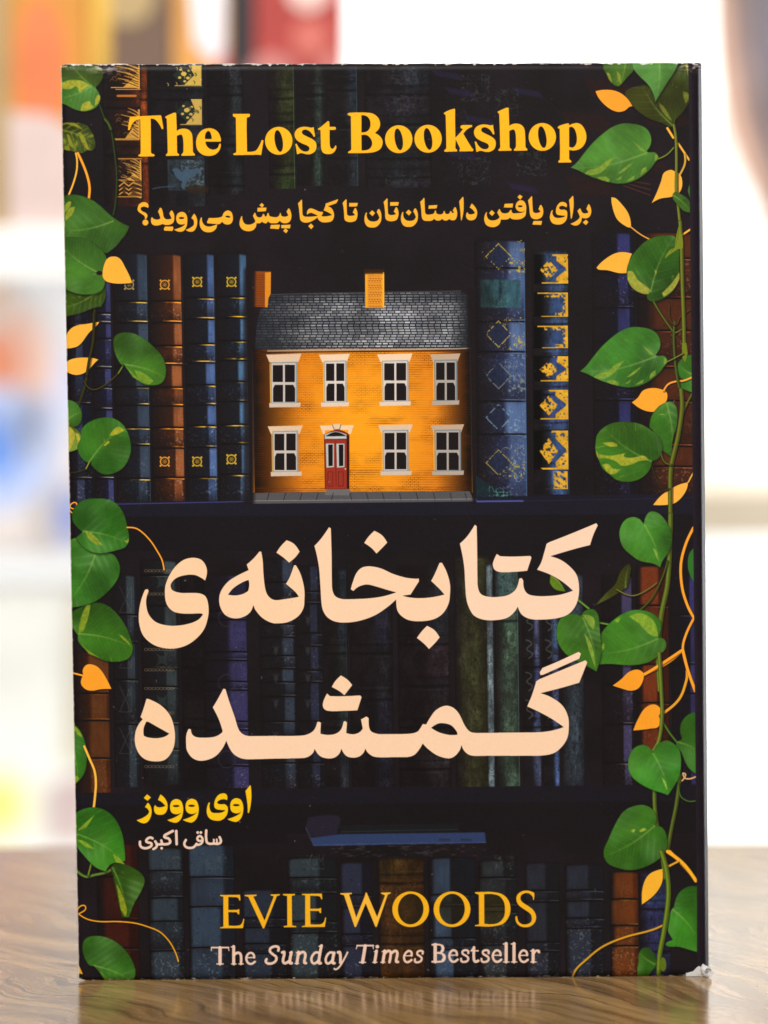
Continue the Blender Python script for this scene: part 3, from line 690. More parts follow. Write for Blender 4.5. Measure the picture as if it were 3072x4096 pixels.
# ---- bottom shelf
DIM[0] = 1.0
BB = 2130
book(210, 300, 1800, BB, (46, 18, 14), (66, 24, 16), (1900, 1990, 2060), orn=.2, pk=.5, pw=.4, lines=.2, linecol=(110, 74, 40))
book(320, 398, 1830, BB, (26, 30, 36), (46, 58, 70), (1886, 1940, 2000, 2060), orn=.4, pk=.5, pw=.5, lines=.3, linecol=(80, 90, 96))
book(408, 508, 1822, BB, (26, 32, 42), (48, 64, 84), (1900, 1960, 2060), orn=.4, pk=.4, pw=.45, lines=.3, linecol=(80, 90, 96))
book(524, 620, 1920, BB, (24, 26, 32), (38, 46, 62), (1990, 2005, 2050, 2066), lines=.3, linecol=(66, 76, 92), orn=.3, pk=.35, pw=.4)
book(622, 730, 1850, BB, (24, 28, 32), (46, 58, 66), (1900, 1930, 2000, 2020), lines=.3, linecol=(70, 84, 88), orn=.4, pk=.35, pw=.35)
book(734, 805, 1860, BB, (24, 24, 34), (40, 44, 66), (1940, 1962, 2030, 2050), lines=.3, linecol=(70, 74, 96), orn=.35, pk=.4, pw=.35)
book(818, 918, 1850, BB, (56, 34, 12), (78, 48, 14), (1900, 2040), orn=.15, pk=.35, pw=.5)
book(926, 1030, 1850, BB, (24, 28, 36), (54, 74, 100), (1940, 1960, 2040, 2060), lines=.3, linecol=(80, 100, 120), orn=.3, pk=.3, pw=.26)
book(1034, 1118, 1855, BB, (26, 28, 32), (46, 52, 58), (1900, 1960, 1980, 2050), lines=.3, linecol=(76, 84, 90), orn=.5, pk=.4, pw=.4)
book(1134, 1210, 1860, BB, (24, 26, 30), (40, 44, 56), (1930, 1950, 2050, 2066), lines=.3, linecol=(70, 76, 88), orn=.4, pk=.35, pw=.4)
book(1220, 1306, 1865, BB, (25, 27, 34), (42, 48, 64), (1930, 1948, 1995, 2012), lines=.35, linecol=(76, 84, 100), orn=.4, pk=.35, pw=.4)
book(1318, 1380, 1880, BB, (88, 40, 14), (112, 56, 18), (1950, 2005, 2060), orn=.4, pk=.5, pw=.5, lines=.4, linecol=(130, 104, 44))
book(1382, 1450, 1880, BB, (26, 26, 44), (46, 52, 100), (1960, 2060), orn=.2, pk=.5, pw=.4)
gilt(838, 1895, 900, 1960, (96, 70, 26), .3, 8, 301, .4, kind=1)
for (a, b, sd) in ((330, 390, 302), (420, 490, 303), (1040, 1110, 304), (640, 700, 305)): gilt(a, 1845, b, 1878, (78, 90, 84), .35, 7, sd, .6, kind=1)
U.fill("(150,1795)!(620,1795)!(620,1822)!(150,1826)!", (24, 20, 24), .9, soft=5)
E_ = K(1100, 2600, 1000)
E_.fill("(220,1110)!(420,1100)(432,1150)!(405,1228)!(240,1235)!(200,1180)!", (38, 34, 50), .9, soft=2)
E_.fill("(440,1165)!(1218,1150)!(1222,1205)!(430,1225)!", (26, 28, 32), .9, soft=1)
E_.fill("(235,1245)!(430,1222)!(1392,1208)!(1400,1278)!(255,1300)!", (48, 64, 104), .95, soft=1)
E_.stroke("(440,1205)!(1215,1190)!", 5, (46, 62, 62), .6)
E_.stroke("(260,1294)!(1395,1274)!", 6, (64, 82, 130), .6); E_.stroke("(205,1180)!(255,1290)!", 8, (54, 68, 88), .7)
X0, Y0, X1, Y1 = rect(716, 1820, 1050, 1850); w, h = X1 - X0, Y1 - Y0
put((X0, Y0, (np.clip(noise(h, w, 12, 4, 311, 3) - .55, 0, .3) * 1.6)), (110, 108, 116), .7)
for i in range(12): E_.stroke("(%d,1266)(%d,1252)(%d,1270)" % (1090 + i * 12 + (70 if i > 5 else 0), 1095 + i * 12 + (70 if i > 5 else 0), 1101 + i * 12 + (70 if i > 5 else 0)), 4, (30, 34, 54), .8)


# ------------------------------------------------------------------ leaves and vines
YEL = (243, 178, 62); YEL2 = (244, 160, 44)
lseed = [1000]
def leaf(k, outline, b, t, col, patches=(), pcol=(170, 170, 50), streak=.25, hl=1.0, dx=0, dy=0, veins=6):
    P = k.path(outline, dx, dy); r = fillT(P)
    if r is None: return
    x0, y0, m = r; h, w = m.shape; lseed[0] += 1; sd = lseed[0]
    B = k.T([(b[0] + dx, b[1] + dy)])[0]; E = k.T([(t[0] + dx, t[1] + dy)])[0]
    # soft dark under the leaf's edge
    sh = blur(np.pad(m, 7), 7); sx, sy = x0 - 5, y0 - 3
    cx, cy = max(0, -sx), max(0, -sy); sh = sh[cy:, cx:][:TH - max(sy, 0), :TW - max(sx, 0)]
    put((max(sx, 0), max(sy, 0), sh), (16, 13, 12), .55)
    X, Y = np.meshgrid(np.arange(w) + x0 + .5, np.arange(h) + y0 + .5)
    d = E - B; L = np.hypot(*d); ux, uy = d / L
    s = ((X - B[0]) * ux + (Y - B[1]) * uy) / L; q = (-(X - B[0]) * uy + (Y - B[1]) * ux) / L
    q2 = q + .06 * np.sin(s * 3)
    base = np.array(col, np.float32) * np.array([.98, .90, .74], np.float32)
    n1 = noise(h, w, 40, 40, sd, 3); n2 = noise(h, w, 5, 5, sd + 1, 2)
    phase = (s - np.abs(q2) * .75) * veins
    vein = np.exp(-((phase - np.round(phase)) / .07) ** 2) * np.clip(1 - np.abs(q2) * 1.3, 0, 1)
    fold = .5 + .5 * np.cos(phase * 2 * np.pi)
    n7 = noise(h, w, 70, 70, sd + 3, 2)
    tone = .62 + .26 * n1 + .40 * n7 + .10 * np.tanh(q2 * 5) * (1 if uy > 0 else -1) + .06 * (n2 - .5) - .08 * fold * np.clip(np.abs(q2) * 3, 0, 1)
    rim = blur(m.astype(np.float32), 6); tone *= .78 + .24 * np.clip((rim - .5) * 2.6, 0, 1)
    c = base * tone[..., None]
    c[..., 1] *= 1.0 + .06 * (n1 - .5); 
    # sheen
    g = np.clip(noise(h, w, 55, 55, sd + 5, 2) - .5, 0, 1) * 1.1 * hl
    g = np.clip(g * 2.2, 0, 1) * (.5 + .5 * fold)
    c = c * (1 - .34 * g[..., None]) + np.array([150, 196, 150]) * (.34 * g)[..., None]
    yl = np.clip((noise(h, w, 60, 60, sd + 6, 2) - .5) * 2.5, 0, 1)[..., None]
    c = c * (1 - .22 * yl) + np.array([96, 140, 40]) * (.22 * yl)
    c = c * (1 - .16 * vein[..., None]) + np.array([120, 170, 80]) * (.16 * vein)[..., None]
    rib = np.exp(-(q2 * L / 2.0) ** 2) * (s > 0) * np.clip(1.1 - s, 0, 1)
    c = c * (1 - .5 * rib[..., None]) + np.array([150, 180, 90]) * (.5 * rib)[..., None]
    if streak > 0:
        # streaky variegation: noise stretched along the side veins
        gn = noise(260, 260, 3, 3, sd + 9, 2)
        iu = (np.clip(((s - np.abs(q2) * .75) * 60 + 100), 0, 259)).astype(int); iv = np.clip((q2 * 22 + 110 + s * 10), 0, 259).astype(int)
        v = gn[iu, iv]
        v = blur(np.clip((v - (1 - streak) * .8 - .12) * 9, 0, 1).astype(np.float32), 1)
        c = c * (1 - .75 * v[..., None]) + np.array(pcol) * (.75 * v)[..., None]
    put((x0, y0, m), c)
    for p in patches:
        pr = fillT(k.path(p, dx, dy))
        if pr is None: continue
        px, py, pm = pr; ph, pw_ = pm.shape
        nn = noise(ph, pw_, 5, 5, sd + 30, 2)
        bl = blur(pm * np.clip((nn + .35 + .6 * pm - .45) * 3, 0, 1), 1)
        put((px, py, bl), np.array(pcol)[None, None] * (.85 + .3 * nn[..., None]), .9)

VG = (98, 108, 34)
def vine(k, txt, w, col=VG, alpha=1, dx=0, dy=0):
    P = k.path(txt, dx, dy, closed=False)
    put(strokeT(P + [1.5, 2.5], k.k(w) + 3), (14, 12, 10), .5)
    put(strokeT(P, k.k(w)), tuple(c * .72 for c in col), alpha)
    put(strokeT(P - [k.k(w) * .12, 0], k.k(w) * .55), col, alpha)
    put(strokeT(P - [k.k(w) * .16, 0], k.k(w) * .18), tuple(min(255, c * 1.25) for c in col), .6 * alpha)
def yel(k, txt, w=None, col=YEL, dx=0, dy=0):
    if w is None:
        P = k.path(txt, dx, dy); r = fillT(P)
        x0, y0, m = r
        put(fillT(P + [1.5, 3]), (14, 11, 10), .5)
        n = noise(m.shape[0], m.shape[1], 40, 40, 4, 2)[..., None]
        put(r, np.array(col) * (.96 + .07 * n))
    else:
        P = k.path(txt, dx, dy, closed=False)
        put(strokeT(P + [1, 2], k.k(w) + 2), (14, 11, 10), .45); put(strokeT(P, k.k(w)), col)
        put(strokeT(P - [k.k(w) * .2, k.k(w) * .2], k.k(w) * .35), tuple(min(255, c * 1.05 + 8) for c in col), .5)
G1 = (66, 128, 58); G2 = (60, 124, 42); G3 = (52, 104, 34); GD = (52, 66, 26)
KA = K(200, 200, 553); K1 = K(200, 200, 900); L2 = K(200, 950, 900); L3 = K(200, 1500, 553); L4 = K(200, 1700, 1000); L5 = K(200, 2600, 1000); L6 = K(200, 3300, 1000)
R1 = K(2250, 200, 600); R2 = K(2250, 850, 600); R3 = K(2250, 1450, 600); R4 = K(1850, 1750, 1022); R5 = K(1950, 2600, 922); R6 = K(1900, 3300, 1172)
# left side
vine(KA, "(590,640)(660,830)(730,960)(770,1200)(800,1500)(790,1800)(760,1980)", 20, (46, 66, 28))
vine(KA, "(660,830)(700,880)(730,950)", 34, (66, 84, 32))
leaf(KA, "(120,185)!(250,175)(420,180)(560,190)!(625,230)(640,300)(615,370)(560,440)(540,470)!(400,440)(120,400)!", (540, 460), (250, 150), (64, 94, 42), streak=0.08)
leaf(KA, "(120,370)!(250,345)(380,365)(470,410)(540,450)(585,510)(605,580)(590,640)(550,690)(480,725)(400,737)(300,715)(200,665)(120,630)!", (500, 430), (120, 580), G1,
     ("(120,400)!(250,362)(380,370)(480,430)!(400,470)(360,510)(320,440)(240,470)(120,460)!", "(370,700)!(400,640)(480,610)!(500,660)(530,680)(440,725)(370,730)!", "(540,600)!(590,540)(590,620)(540,670)!"), streak=.12, pcol=(162, 160, 52))
leaf(KA, "(148,880)!(250,865)(380,880)(450,910)(500,980)(535,1060)(548,1160)!(520,1200)(480,1210)(450,1205)(400,1235)(340,1235)(270,1215)(200,1205)(150,1180)!", (150, 960), (560, 1150), (52, 66, 22),
     ("(200,1010)!(230,1020)(290,1190)!(230,1140)!", "(340,990)!(380,1000)(480,1200)!(440,1190)(370,1090)!", "(180,880)!(300,880)(400,960)!(300,920)!", "(180,1150)!(230,1170)(240,1210)!(190,1200)!"), streak=.42, pcol=(138, 140, 40), veins=5)
yel(KA, "(310,1240)(325,1320)(320,1450)(280,1600)(225,1740)", 22); yel(KA, "(335,1240)(400,1380)(450,1520)(475,1650)(465,1790)", 30, YEL2)
vine(L2, "(330,480)(320,750)(290,900)(260,1080)(210,1240)", 20, (52, 52, 22))
leaf(K1, "(90,1078)!(170,1065)(280,1090)(360,1140)(450,1220)(530,1275)(587,1300)!(555,1365)(525,1400)(490,1445)(420,1500)!(300,1470)(90,1440)!", (470, 1260), (90, 1330), (58, 108, 46),
     ("(105,1150)!(150,1115)(150,1150)(110,1200)!", "(110,1230)!(140,1170)(185,1155)!(165,1210)(115,1260)!"), streak=.05, pcol=(140, 150, 46))
leaf(L2, "(90,370)!(200,415)(300,420)(400,350)!(412,430)(380,510)!(320,520)(220,560)(90,585)!", (350, 400), (90, 520), (50, 80, 22), streak=.2, pcol=(96, 120, 30))
leaf(L2, "(90,0)!(250,5)(350,60)(410,130)(425,210)(410,300)(400,360)(370,400)(300,420)(200,415)(90,370)!", (370, 265), (90, 60), (64, 122, 52), streak=0)
fell(L2, 365, 262, 24, 16, (36, 26, 16))
yel(L2, "(480,140)(520,160)(555,220)(590,290)(605,335)!(540,340)(470,338)(410,320)(388,280)(400,200)(430,150)")
yel(L2, "(110,760)!(130,700)(180,655)(280,635)(365,622)!(340,655)(290,700)(230,780)(190,808)(110,820)!"); yel(L2, "(110,930)!(150,900)(220,886)(310,888)(357,900)!(330,925)(290,970)(240,1005)(180,1013)(110,985)!")
vine(L2, "(323,560)(318,760)(290,900)(272,1010)", 20, (52, 50, 22))
vine(L2, "(505,1000)(400,1090)(310,1120)(250,1060)", 9, (74, 64, 24)); vine(L2, "(545,935)(505,1000)", 11, (110, 130, 40))
leaf(L2, "(480,725)(540,700)(620,708)(700,750)(770,810)(830,880)(855,960)(850,1030)(820,1075)(760,1090)(690,1080)(620,1030)(560,960)(545,930)!(530,940)(500,900)(475,840)(467,780)", (545, 935), (850, 1035), (62, 118, 44),
     ("(620,975)!(700,1005)(765,1060)!(720,1082)(650,1040)!", "(560,950)!(620,1010)(680,1070)!(610,1030)!"), streak=0, pcol=(112, 146, 44))
leaf(L3, "(190,295)!(270,310)(330,350)(370,420)(383,500)(360,580)(320,615)(260,622)(190,600)!", (190, 560), (380, 440), (58, 120, 44), streak=.04)
leaf(L3, "(190,600)!(270,620)(330,660)(375,720)(383,780)(360,850)(310,900)(190,930)!", (190, 700), (370, 760), (96, 130, 40), ("(205,610)!(260,640)(300,720)(260,860)(230,915)!(190,915)!(190,600)!", "(300,690)!(350,720)(360,800)(340,820)!(320,740)!"), streak=.3, pcol=(176, 166, 62))
leaf(L3, "(430,590)(520,540)(620,512)(740,512)(850,570)(920,660)(960,770)(973,900)(940,1020)(880,1110)(800,1165)(700,1195)(620,1185)(540,1130)(480,1060)!(440,1050)(390,1010)(340,930)(330,850)(375,740)(370,670)", (465, 1050), (900, 620), (52, 116, 40),
     ("(710,730)!(760,660)(820,622)(895,660)!(830,700)(740,730)!", "(640,850)!(700,790)(715,810)!(670,850)!"), streak=.06, pcol=(170, 168, 44), veins=8)
vine(L3, "(475,1040)(455,1080)(430,1130)", 18, (130, 140, 46)); vine(L3, "(430,1130)(340,1160)(200,1180)", 8, (66, 66, 24))
yel(L3, "(190,1605)(225,1600)(250,1555)(290,1530)(320,1545)(310,1590)(270,1605)(240,1590)(235,1620)(265,1655)", 16, YEL2)
leaf(L4, "(120,770)!(190,750)(230,800)(290,845)(400,850)(440,880)(465,950)(450,1020)(400,1090)(320,1160)(240,1195)(120,1214)!", (300, 860), (120, 1170), (56, 126, 46), streak=0)
leaf(L4, "(145,600)(160,550)(220,500)(300,487)(390,495)(450,530)(490,590)(515,680)(525,760)(500,810)(430,835)(340,852)(270,840)(210,800)(170,750)!(215,710)!(180,680)(150,640)", (216, 706), (520, 790), (48, 116, 36),
     ("(230,700)!(270,715)(320,760)(350,800)!(300,790)(250,750)!", "(490,735)!(500,765)(522,750)!(515,782)(495,770)!"), streak=.04, pcol=(134, 150, 46))
leaf(L4, "(140,1240)!(250,1190)(330,1180)(400,1210)(460,1270)(500,1330)(530,1400)(550,1490)(520,1550)(440,1572)(350,1560)(260,1510)(190,1440)(185,1395)!(150,1340)", (188, 1385), (548, 1480), (54, 112, 34),
     ("(190,1380)!(200,1300)(240,1200)(270,1195)!(250,1290)(220,1370)!", "(450,1385)!(500,1415)(540,1470)!(490,1430)!", "(190,1440)!(260,1500)(340,1550)!(260,1520)!"), streak=.08, pcol=(128, 148, 40))
yel(L4, "(512,680)(580,690)(660,760)(720,850)(745,900)(757,960)", 10, YEL2)
yel(L5, "(140,150)(220,170)", 12, YEL2); yel(L5, "(218,130)(240,100)(275,95)(320,115)(360,165)(408,258)!(340,260)(280,270)(235,260)(205,220)(220,165)!", None, YEL2)
leaf(L5, "(140,480)!(190,520)(230,600)(245,700)(235,800)(200,860)(140,910)!", (140, 620), (180, 890), (52, 124, 40), ("(150,500)!(190,530)(215,580)!(180,560)!", "(160,830)!(190,850)(165,890)!"), streak=0.05, pcol=(140, 160, 44))
yel(L5, "(228,640)(262,720)(295,800)(305,880)(300,960)(290,1050)", 16, (238, 182, 70))
vine(L6, "(150,270)(230,340)(300,330)(380,310)(440,270)", 20, (90, 120, 50)); vine(L6, "(290,150)(275,250)(255,330)", 14, (100, 124, 40))
leaf(L5, "(150,1095)!(220,1055)(300,1043)(380,1070)(440,1130)(480,1220)(495,1310)(500,1400)!(440,1410)(400,1425)(370,1470)!(300,1440)(230,1370)(150,1270)!", (178, 1220), (495, 1405), (54, 132, 38),
     ("(170,1255)!(230,1270)(295,1320)!(240,1310)!", "(415,1350)!(460,1380)(500,1425)!(440,1410)!", "(180,1200)!(230,1150)(300,1090)!(240,1180)!"), streak=.05, pcol=(130, 160, 44))
leaf(L6, "(400,290)!(430,255)(500,262)(580,300)(620,340)(628,380)(600,450)(560,520)(525,612)!(480,610)!(460,540)(440,440)(420,340)!", (415, 280), (505, 612), (48, 92, 24), ("(440,390)!(470,440)(510,560)(500,610)!(470,560)!",), streak=.03, pcol=(140, 150, 34))
yel(L6, "(170,580)(200,540)(230,535)(235,560)(200,585)(190,590)(250,625)(330,640)(450,640)(560,650)(650,675)(730,710)(790,770)(830,840)(852,905)", 9, (226, 156, 26))
leaf(L6, "(215,800)(240,750)(310,735)(390,750)(470,800)(530,870)(565,950)(565,1000)(545,1060)!(380,1060)!(350,1010)(310,955)(290,935)!(260,930)(225,870)", (290, 932), (560, 1050), (56, 118, 40), ("(330,970)!(380,1010)(440,1050)!(380,1050)!",), streak=0, pcol=(96, 150, 40))
yel(L6, "(150,880)!(185,920)(218,990)!(160,980)!", None, (232, 170, 40))
# right side
leaf(R1, "(700,450)(820,400)(950,400)(1020,560)!(1100,450)(1250,230)(1350,120)!(1420,300)(1410,540)(1350,660)(1250,770)!(1210,850)(1100,810)(960,760)(850,690)(770,610)(700,520)", (1225, 840), (900, 420), (54, 62, 24),
     ("(1065,580)!(1130,640)(1215,790)!(1150,740)(1080,640)!", "(1330,460)!(1390,480)(1395,540)(1360,590)!(1340,530)!"), streak=.04, pcol=(110, 118, 42))
leaf(R1, "(450,90)!(790,90)!(780,240)!(720,300)(660,370)(622,405)!(560,380)(500,290)(450,210)!", (700, 60), (622, 405), (64, 106, 46), ("(600,230)!(640,280)(650,380)!(610,320)!", "(485,250)!(520,260)(550,370)!(510,320)!"), streak=.2, pcol=(136, 144, 50))
leaf(R1, "(760,90)!(1300,90)!(1250,220)(1180,330)(1110,440)(1025,578)!(1000,480)(950,390)(850,290)(780,210)!", (1060, 40), (1025, 575), (78, 140, 76), streak=0)
R1.fill("(1345,110)!(1390,110)!(1388,300)!(1365,180)!", (130, 132, 46), .9)
yel(R1, "(365,455)!(450,440)(560,445)(650,480)(720,540)(775,622)!(740,630)(690,670)(620,685)(540,660)(460,600)(400,530)", None, (244, 160, 48))
RL = "(90,1300)!(160,1240)(230,1150)(330,1030)(450,920)(560,845)(660,812)(760,812)(870,835)(940,880)(980,960)(975,1050)(930,1120)!(960,1130)(1030,1135)(1060,1190)(1030,1240)(960,1330)(860,1410)(740,1465)(600,1478)(430,1440)(300,1395)(180,1335)"
RP = ("(245,1370)!(300,1325)(400,1300)(480,1230)(585,1180)!(520,1260)(460,1330)(380,1375)(300,1382)!", "(585,1440)!(660,1390)!(640,1430)!", "(610,1365)!(700,1290)(770,1250)!(720,1310)(640,1365)!", "(700,1455)!(760,1410)(800,1390)!(790,1430)!",
      "(380,1410)!(470,1400)(520,1430)(510,1460)!(430,1440)!", "(790,1020)!(860,1070)(920,1130)!(860,1110)!", "(860,1390)!(880,1320)(930,1290)!(930,1340)!", "(1030,1150)!(1060,1190)(1020,1230)!(1020,1180)!")
leaf(R1, RL, (935, 1135), (90, 1300), (72, 132, 62), RP, streak=.03, pcol=(124, 152, 54))
leaf(R2, RL, (935, 1135), (90, 1300), (62, 130, 56), RP, streak=.03, pcol=(124, 152, 54), dx=100, dy=455)
yel(R1, "(1160,865)(1225,970)", 26); yel(R1, "(1280,1035)(1400,1215)", 24, (236, 170, 60)); yel(R1, "(1350,1150)(1352,1260)(1290,1390)", 22, (206, 160, 60))
yel(R1, "(1190,1325)(1230,1335)(1290,1370)(1320,1420)(1320,1520)(1280,1590)(1200,1625)(1080,1645)(985,1695)!(1040,1580)(1090,1450)(1120,1360)")
yel(R1, "(540,1630)!(590,1640)(660,1710)(720,1790)(750,1870)(760,1970)!(700,1950)(610,1880)(570,1800)(545,1700)"); yel(R2, "(750,155)(860,240)(970,300)", 15, (226, 160, 60))
yel(R2, "(375,610)!(440,540)(560,460)(660,437)(770,455)!(740,530)(710,670)!(620,670)(500,640)(400,632)")
yel(R3, "(765,440)!(830,390)(890,310)(980,282)(1070,290)(1150,330)(1158,400)(1130,450)(1070,480)(1020,540)(940,540)(850,505)", None, (244, 166, 50)); 
yel(R3, "(1000,1575)!(1080,1480)(1160,1420)(1290,1350)(1390,1325)!(1370,1410)(1310,1500)(1230,1560)(1100,1578)", None, (244, 178, 70)); yel(R3, "(1390,1325)(1445,1220)", 16, (230, 176, 70))
yel(R2, "(1320,250)(1425,180)", 22, (244, 176, 60))
leaf(R2, "(1440,1570)!(1360,1590)(1290,1650)(1262,1740)(1290,1810)(1340,1850)!(1285,1900)(1310,1945)(1380,1970)(1440,1995)!", (1440, 1790), (1300, 1700), (62, 134, 52), streak=0)
yel(R3, "(1120,310)(1170,240)(1250,210)(1340,200)(1430,165)", 20, (240, 160, 60))
vine(R1, "(1055,1205)(1150,1160)(1230,1080)", 17, (110, 128, 40))
vine(R1, "(1230,830)(1252,960)(1260,1200)(1258,1560)(1275,1700)(1300,1936)", 32, (112, 120, 42))
leaf(R1, "(1215,1600)!(1250,1570)(1320,1600)(1390,1650)(1415,1700)(1410,1800)!(1340,1780)(1280,1720)(1220,1650)!", (1215, 1600), (1410, 1780), (66, 120, 46), streak=0)
R1.fill("(1400,1490)!(1420,1560)(1415,1660)!(1385,1560)!", (66, 120, 40), .9)
leaf(R2, "(1230,260)(1150,252)(1050,262)(930,310)(830,400)(750,510)(710,640)(720,740)(770,830)(850,885)(940,903)!(932,940)(960,975)(1020,985)(1100,960)(1190,900)(1260,800)(1290,690)(1290,540)(1290,420)(1260,300)", (975, 880), (1230, 280), (48, 98, 34),
     ("(720,650)!(770,650)(830,740)(920,810)(975,860)!(940,903)(850,885)(770,830)(718,740)!", "(1100,890)!(1200,790)(1290,660)!(1290,740)(1220,860)(1120,935)!", "(1020,640)!(1040,640)(1030,700)!"), streak=.06, pcol=(160, 160, 62))
vine(R2, "(1010,990)(1100,1140)(1220,1310)", 24, (86, 96, 32)); vine(R2, "(1240,1210)(1230,1400)(1250,1700)(1290,1936)", 28, (72, 92, 32)); vine(R2, "(1420,1070)(1300,1160)(1250,1240)(1190,1180)(1180,1030)", 11, (88, 66, 26)); vine(R2, "(1360,1270)(1250,1330)", 18, (96, 104, 34))
vine(R2, "(1300,100)(1315,380)(1325,800)(1340,1200)(1345,1560)", 42, (104, 114, 34))
R2.fill("(1240,390)!(1260,250)(1290,130)!(1330,300)(1330,400)!(1270,410)(1130,510)!(1180,420)", (118, 132, 36)); R2.stroke("(1290,140)(1262,320)(1200,430)", 5, (70, 86, 24), .7)
R2.fill("(1320,1440)!(1370,1440)!(1385,1560)!(1355,1655)!(1325,1600)!", (112, 126, 34))
vine(R2, "(1160,1650)(1250,1605)(1330,1560)", 14, (116, 132, 44))
leaf(R3, "(1180,430)(1240,460)(1270,540)(1265,700)(1220,850)(1205,1045)!(1130,990)(1080,950)(1000,760)(960,720)!(980,600)(1060,490)", (1150, 440), (1200, 1045), (54, 114, 40), ("(1050,580)!(1100,568)(1140,580)!(1090,578)!",), streak=0, pcol=(150, 170, 60))
leaf(R3, "(380,800)(450,720)(560,665)(700,655)(830,670)(940,720)(1050,810)(1100,900)(1100,980)(1060,1060)(985,1090)!(980,1150)(930,1230)(840,1295)(720,1320)(600,1300)(520,1240)(440,1170)(390,1050)(362,960)(365,870)", (985, 1095), (480, 740), (58, 118, 40),
     ("(400,1010)!(500,1030)(600,1020)(700,1000)!(680,1040)(780,1050)(900,1030)(950,1080)!(850,1090)(750,1130)(650,1140)(600,1100)(500,1060)(410,1060)!", "(440,890)!(540,880)(600,905)(600,930)!(520,930)!", "(440,1130)!(500,1120)(560,1170)(640,1180)!(560,1235)(490,1210)!", "(365,970)!(385,1000)(410,1080)!(380,1040)!"), streak=.05, pcol=(164, 166, 50))
vine(R3, "(1430,350)(1340,540)(1290,760)", 24, (92, 98, 34)); vine(R3, "(1310,300)(1320,500)(1280,800)(1200,1150)(1190,1400)(1195,1830)", 48, (98, 108, 34)); vine(R3, "(1090,1010)(1130,1100)(1200,1130)", 20, (84, 92, 30)); vine(R3, "(990,1150)(1040,1300)(1110,1410)(1180,1390)", 8, (66, 60, 28))
vine(R4, "(1350,500)(1345,700)(1330,950)(1290,1150)(1270,1400)(1280,1640)", 32, (96, 112, 36))
yel(R4, "(1500,585)(1450,690)(1418,820)(1425,970)(1460,1090)(1505,1175)", 18, YEL2); yel(R4, "(1503,1170)(1450,1280)(1430,1370)(1460,1500)(1505,1620)", 16, YEL2); yel(R4, "(1430,1380)(1360,1440)(1280,1490)(1170,1540)", 18, YEL2)
R4.fill("(1508,710)!(1470,760)(1463,840)(1480,900)(1508,945)!", (52, 110, 44))
leaf(R4, "(1175,560)!(1150,530)(1110,515)(1060,530)(1025,580)(1018,640)(1040,710)(1090,760)(1150,800)(1240,820)(1283,845)!(1300,800)(1340,740)(1360,680)(1355,610)(1320,540)(1270,490)(1220,480)(1190,510)(1180,540)", (1180, 566), (1283, 845), (66, 140, 54), ("(1235,715)!(1258,740)(1270,800)!(1255,770)!",), streak=.02, pcol=(140, 180, 70))
leaf(R4, "(1085,825)(1085,900)(1070,970)!(1040,990)(960,1040)(860,1090)!(930,1010)(990,950)(1030,860)", (1060, 1000), (1080, 830), (62, 72, 26), streak=0.05)
vine(R4, "(1000,985)(1090,1025)(1160,1010)(1260,945)", 9, (120, 110, 50)); vine(R4, "(1150,1120)(1230,1040)(1300,900)(1330,800)", 11, (70, 86, 30)); vine(R4, "(745,1050)(820,1110)", 15, (96, 140, 50)); vine(R4, "(880,1200)(960,1215)", 13, (96, 140, 50))
leaf(R4, "(570,890)!(620,920)(670,1000)!(600,985)(565,940)!", (570, 890), (670, 1000), (90, 130, 40), streak=0)
leaf(R4, "(890,1290)!(930,1230)(1010,1160)(1100,1120)(1190,1125)(1260,1160)(1290,1220)(1270,1300)!(1310,1310)(1322,1360)(1280,1410)(1200,1460)(1100,1478)(950,1470)(880,1475)!(880,1400)!", (1268, 1305), (880, 1400), (62, 136, 48),
     ("(1080,1160)!(1160,1140)(1240,1190)(1270,1290)!(1220,1280)(1150,1210)!", "(890,1360)!(920,1340)(900,1400)!", "(985,1190)!(1020,1170)(1010,1200)!"), streak=.03, pcol=(134, 168, 52))
leaf(R4, "(610,1240)!(640,1170)(700,1145)(770,1155)!(800,1120)(850,1115)(880,1150)(890,1230)(895,1290)(900,1400)(870,1520)!(780,1470)(700,1430)(640,1370)(612,1300)", (780, 1165), (866, 1520), (62, 124, 44),
     ("(780,1150)!(850,1170)(850,1250)!(810,1200)!", "(790,1270)!(840,1350)(862,1500)!(820,1380)!"), streak=.08, pcol=(130, 160, 60), veins=8)
yel(R5, "(1120,180)(1250,100)(1400,0)", 20, YEL2); yel(R5, "(1270,450)(1380,350)(1430,220)(1435,150)", 19, (226, 158, 44)); yel(R5, "(1405,0)(1440,140)(1495,295)", 22, YEL2)
yel(R5, "(900,255)!(960,210)(1020,155)(1080,140)(1120,165)(1120,215)(1085,275)(1030,292)(960,275)", None, YEL2); yel(R5, "(1048,578)!(1080,500)(1130,420)(1190,390)(1240,415)(1245,480)(1230,550)(1170,565)(1090,575)", None, YEL2)
vine(R5, "(1240,470)(1300,580)(1370,670)", 16, (76, 110, 40)); vine(R5, "(1235,20)(1250,300)(1255,460)(1235,640)(1195,720)", 28, (104, 120, 44))
leaf(R5, "(1500,445)!(1440,465)(1395,520)(1385,580)(1400,640)!(1355,680)(1395,740)(1440,840)(1500,892)!", (1362, 660), (1500, 720), (52, 118, 42), streak=0)
vine(R5, "(1200,1000)(1205,1150)(1225,1300)(1250,1450)(1280,1640)", 30, (92, 112, 38)); vine(R5, "(1385,900)(1360,1100)(1320,1300)(1295,1450)", 28, (84, 100, 36))
vine(R5, "(1375,960)(1390,1050)(1440,1085)(1495,1085)", 11, (70, 100, 40)); R5.stroke("(1400,940)(1425,895)(1405,888)(1430,925)(1500,910)", 11, (214, 170, 120))
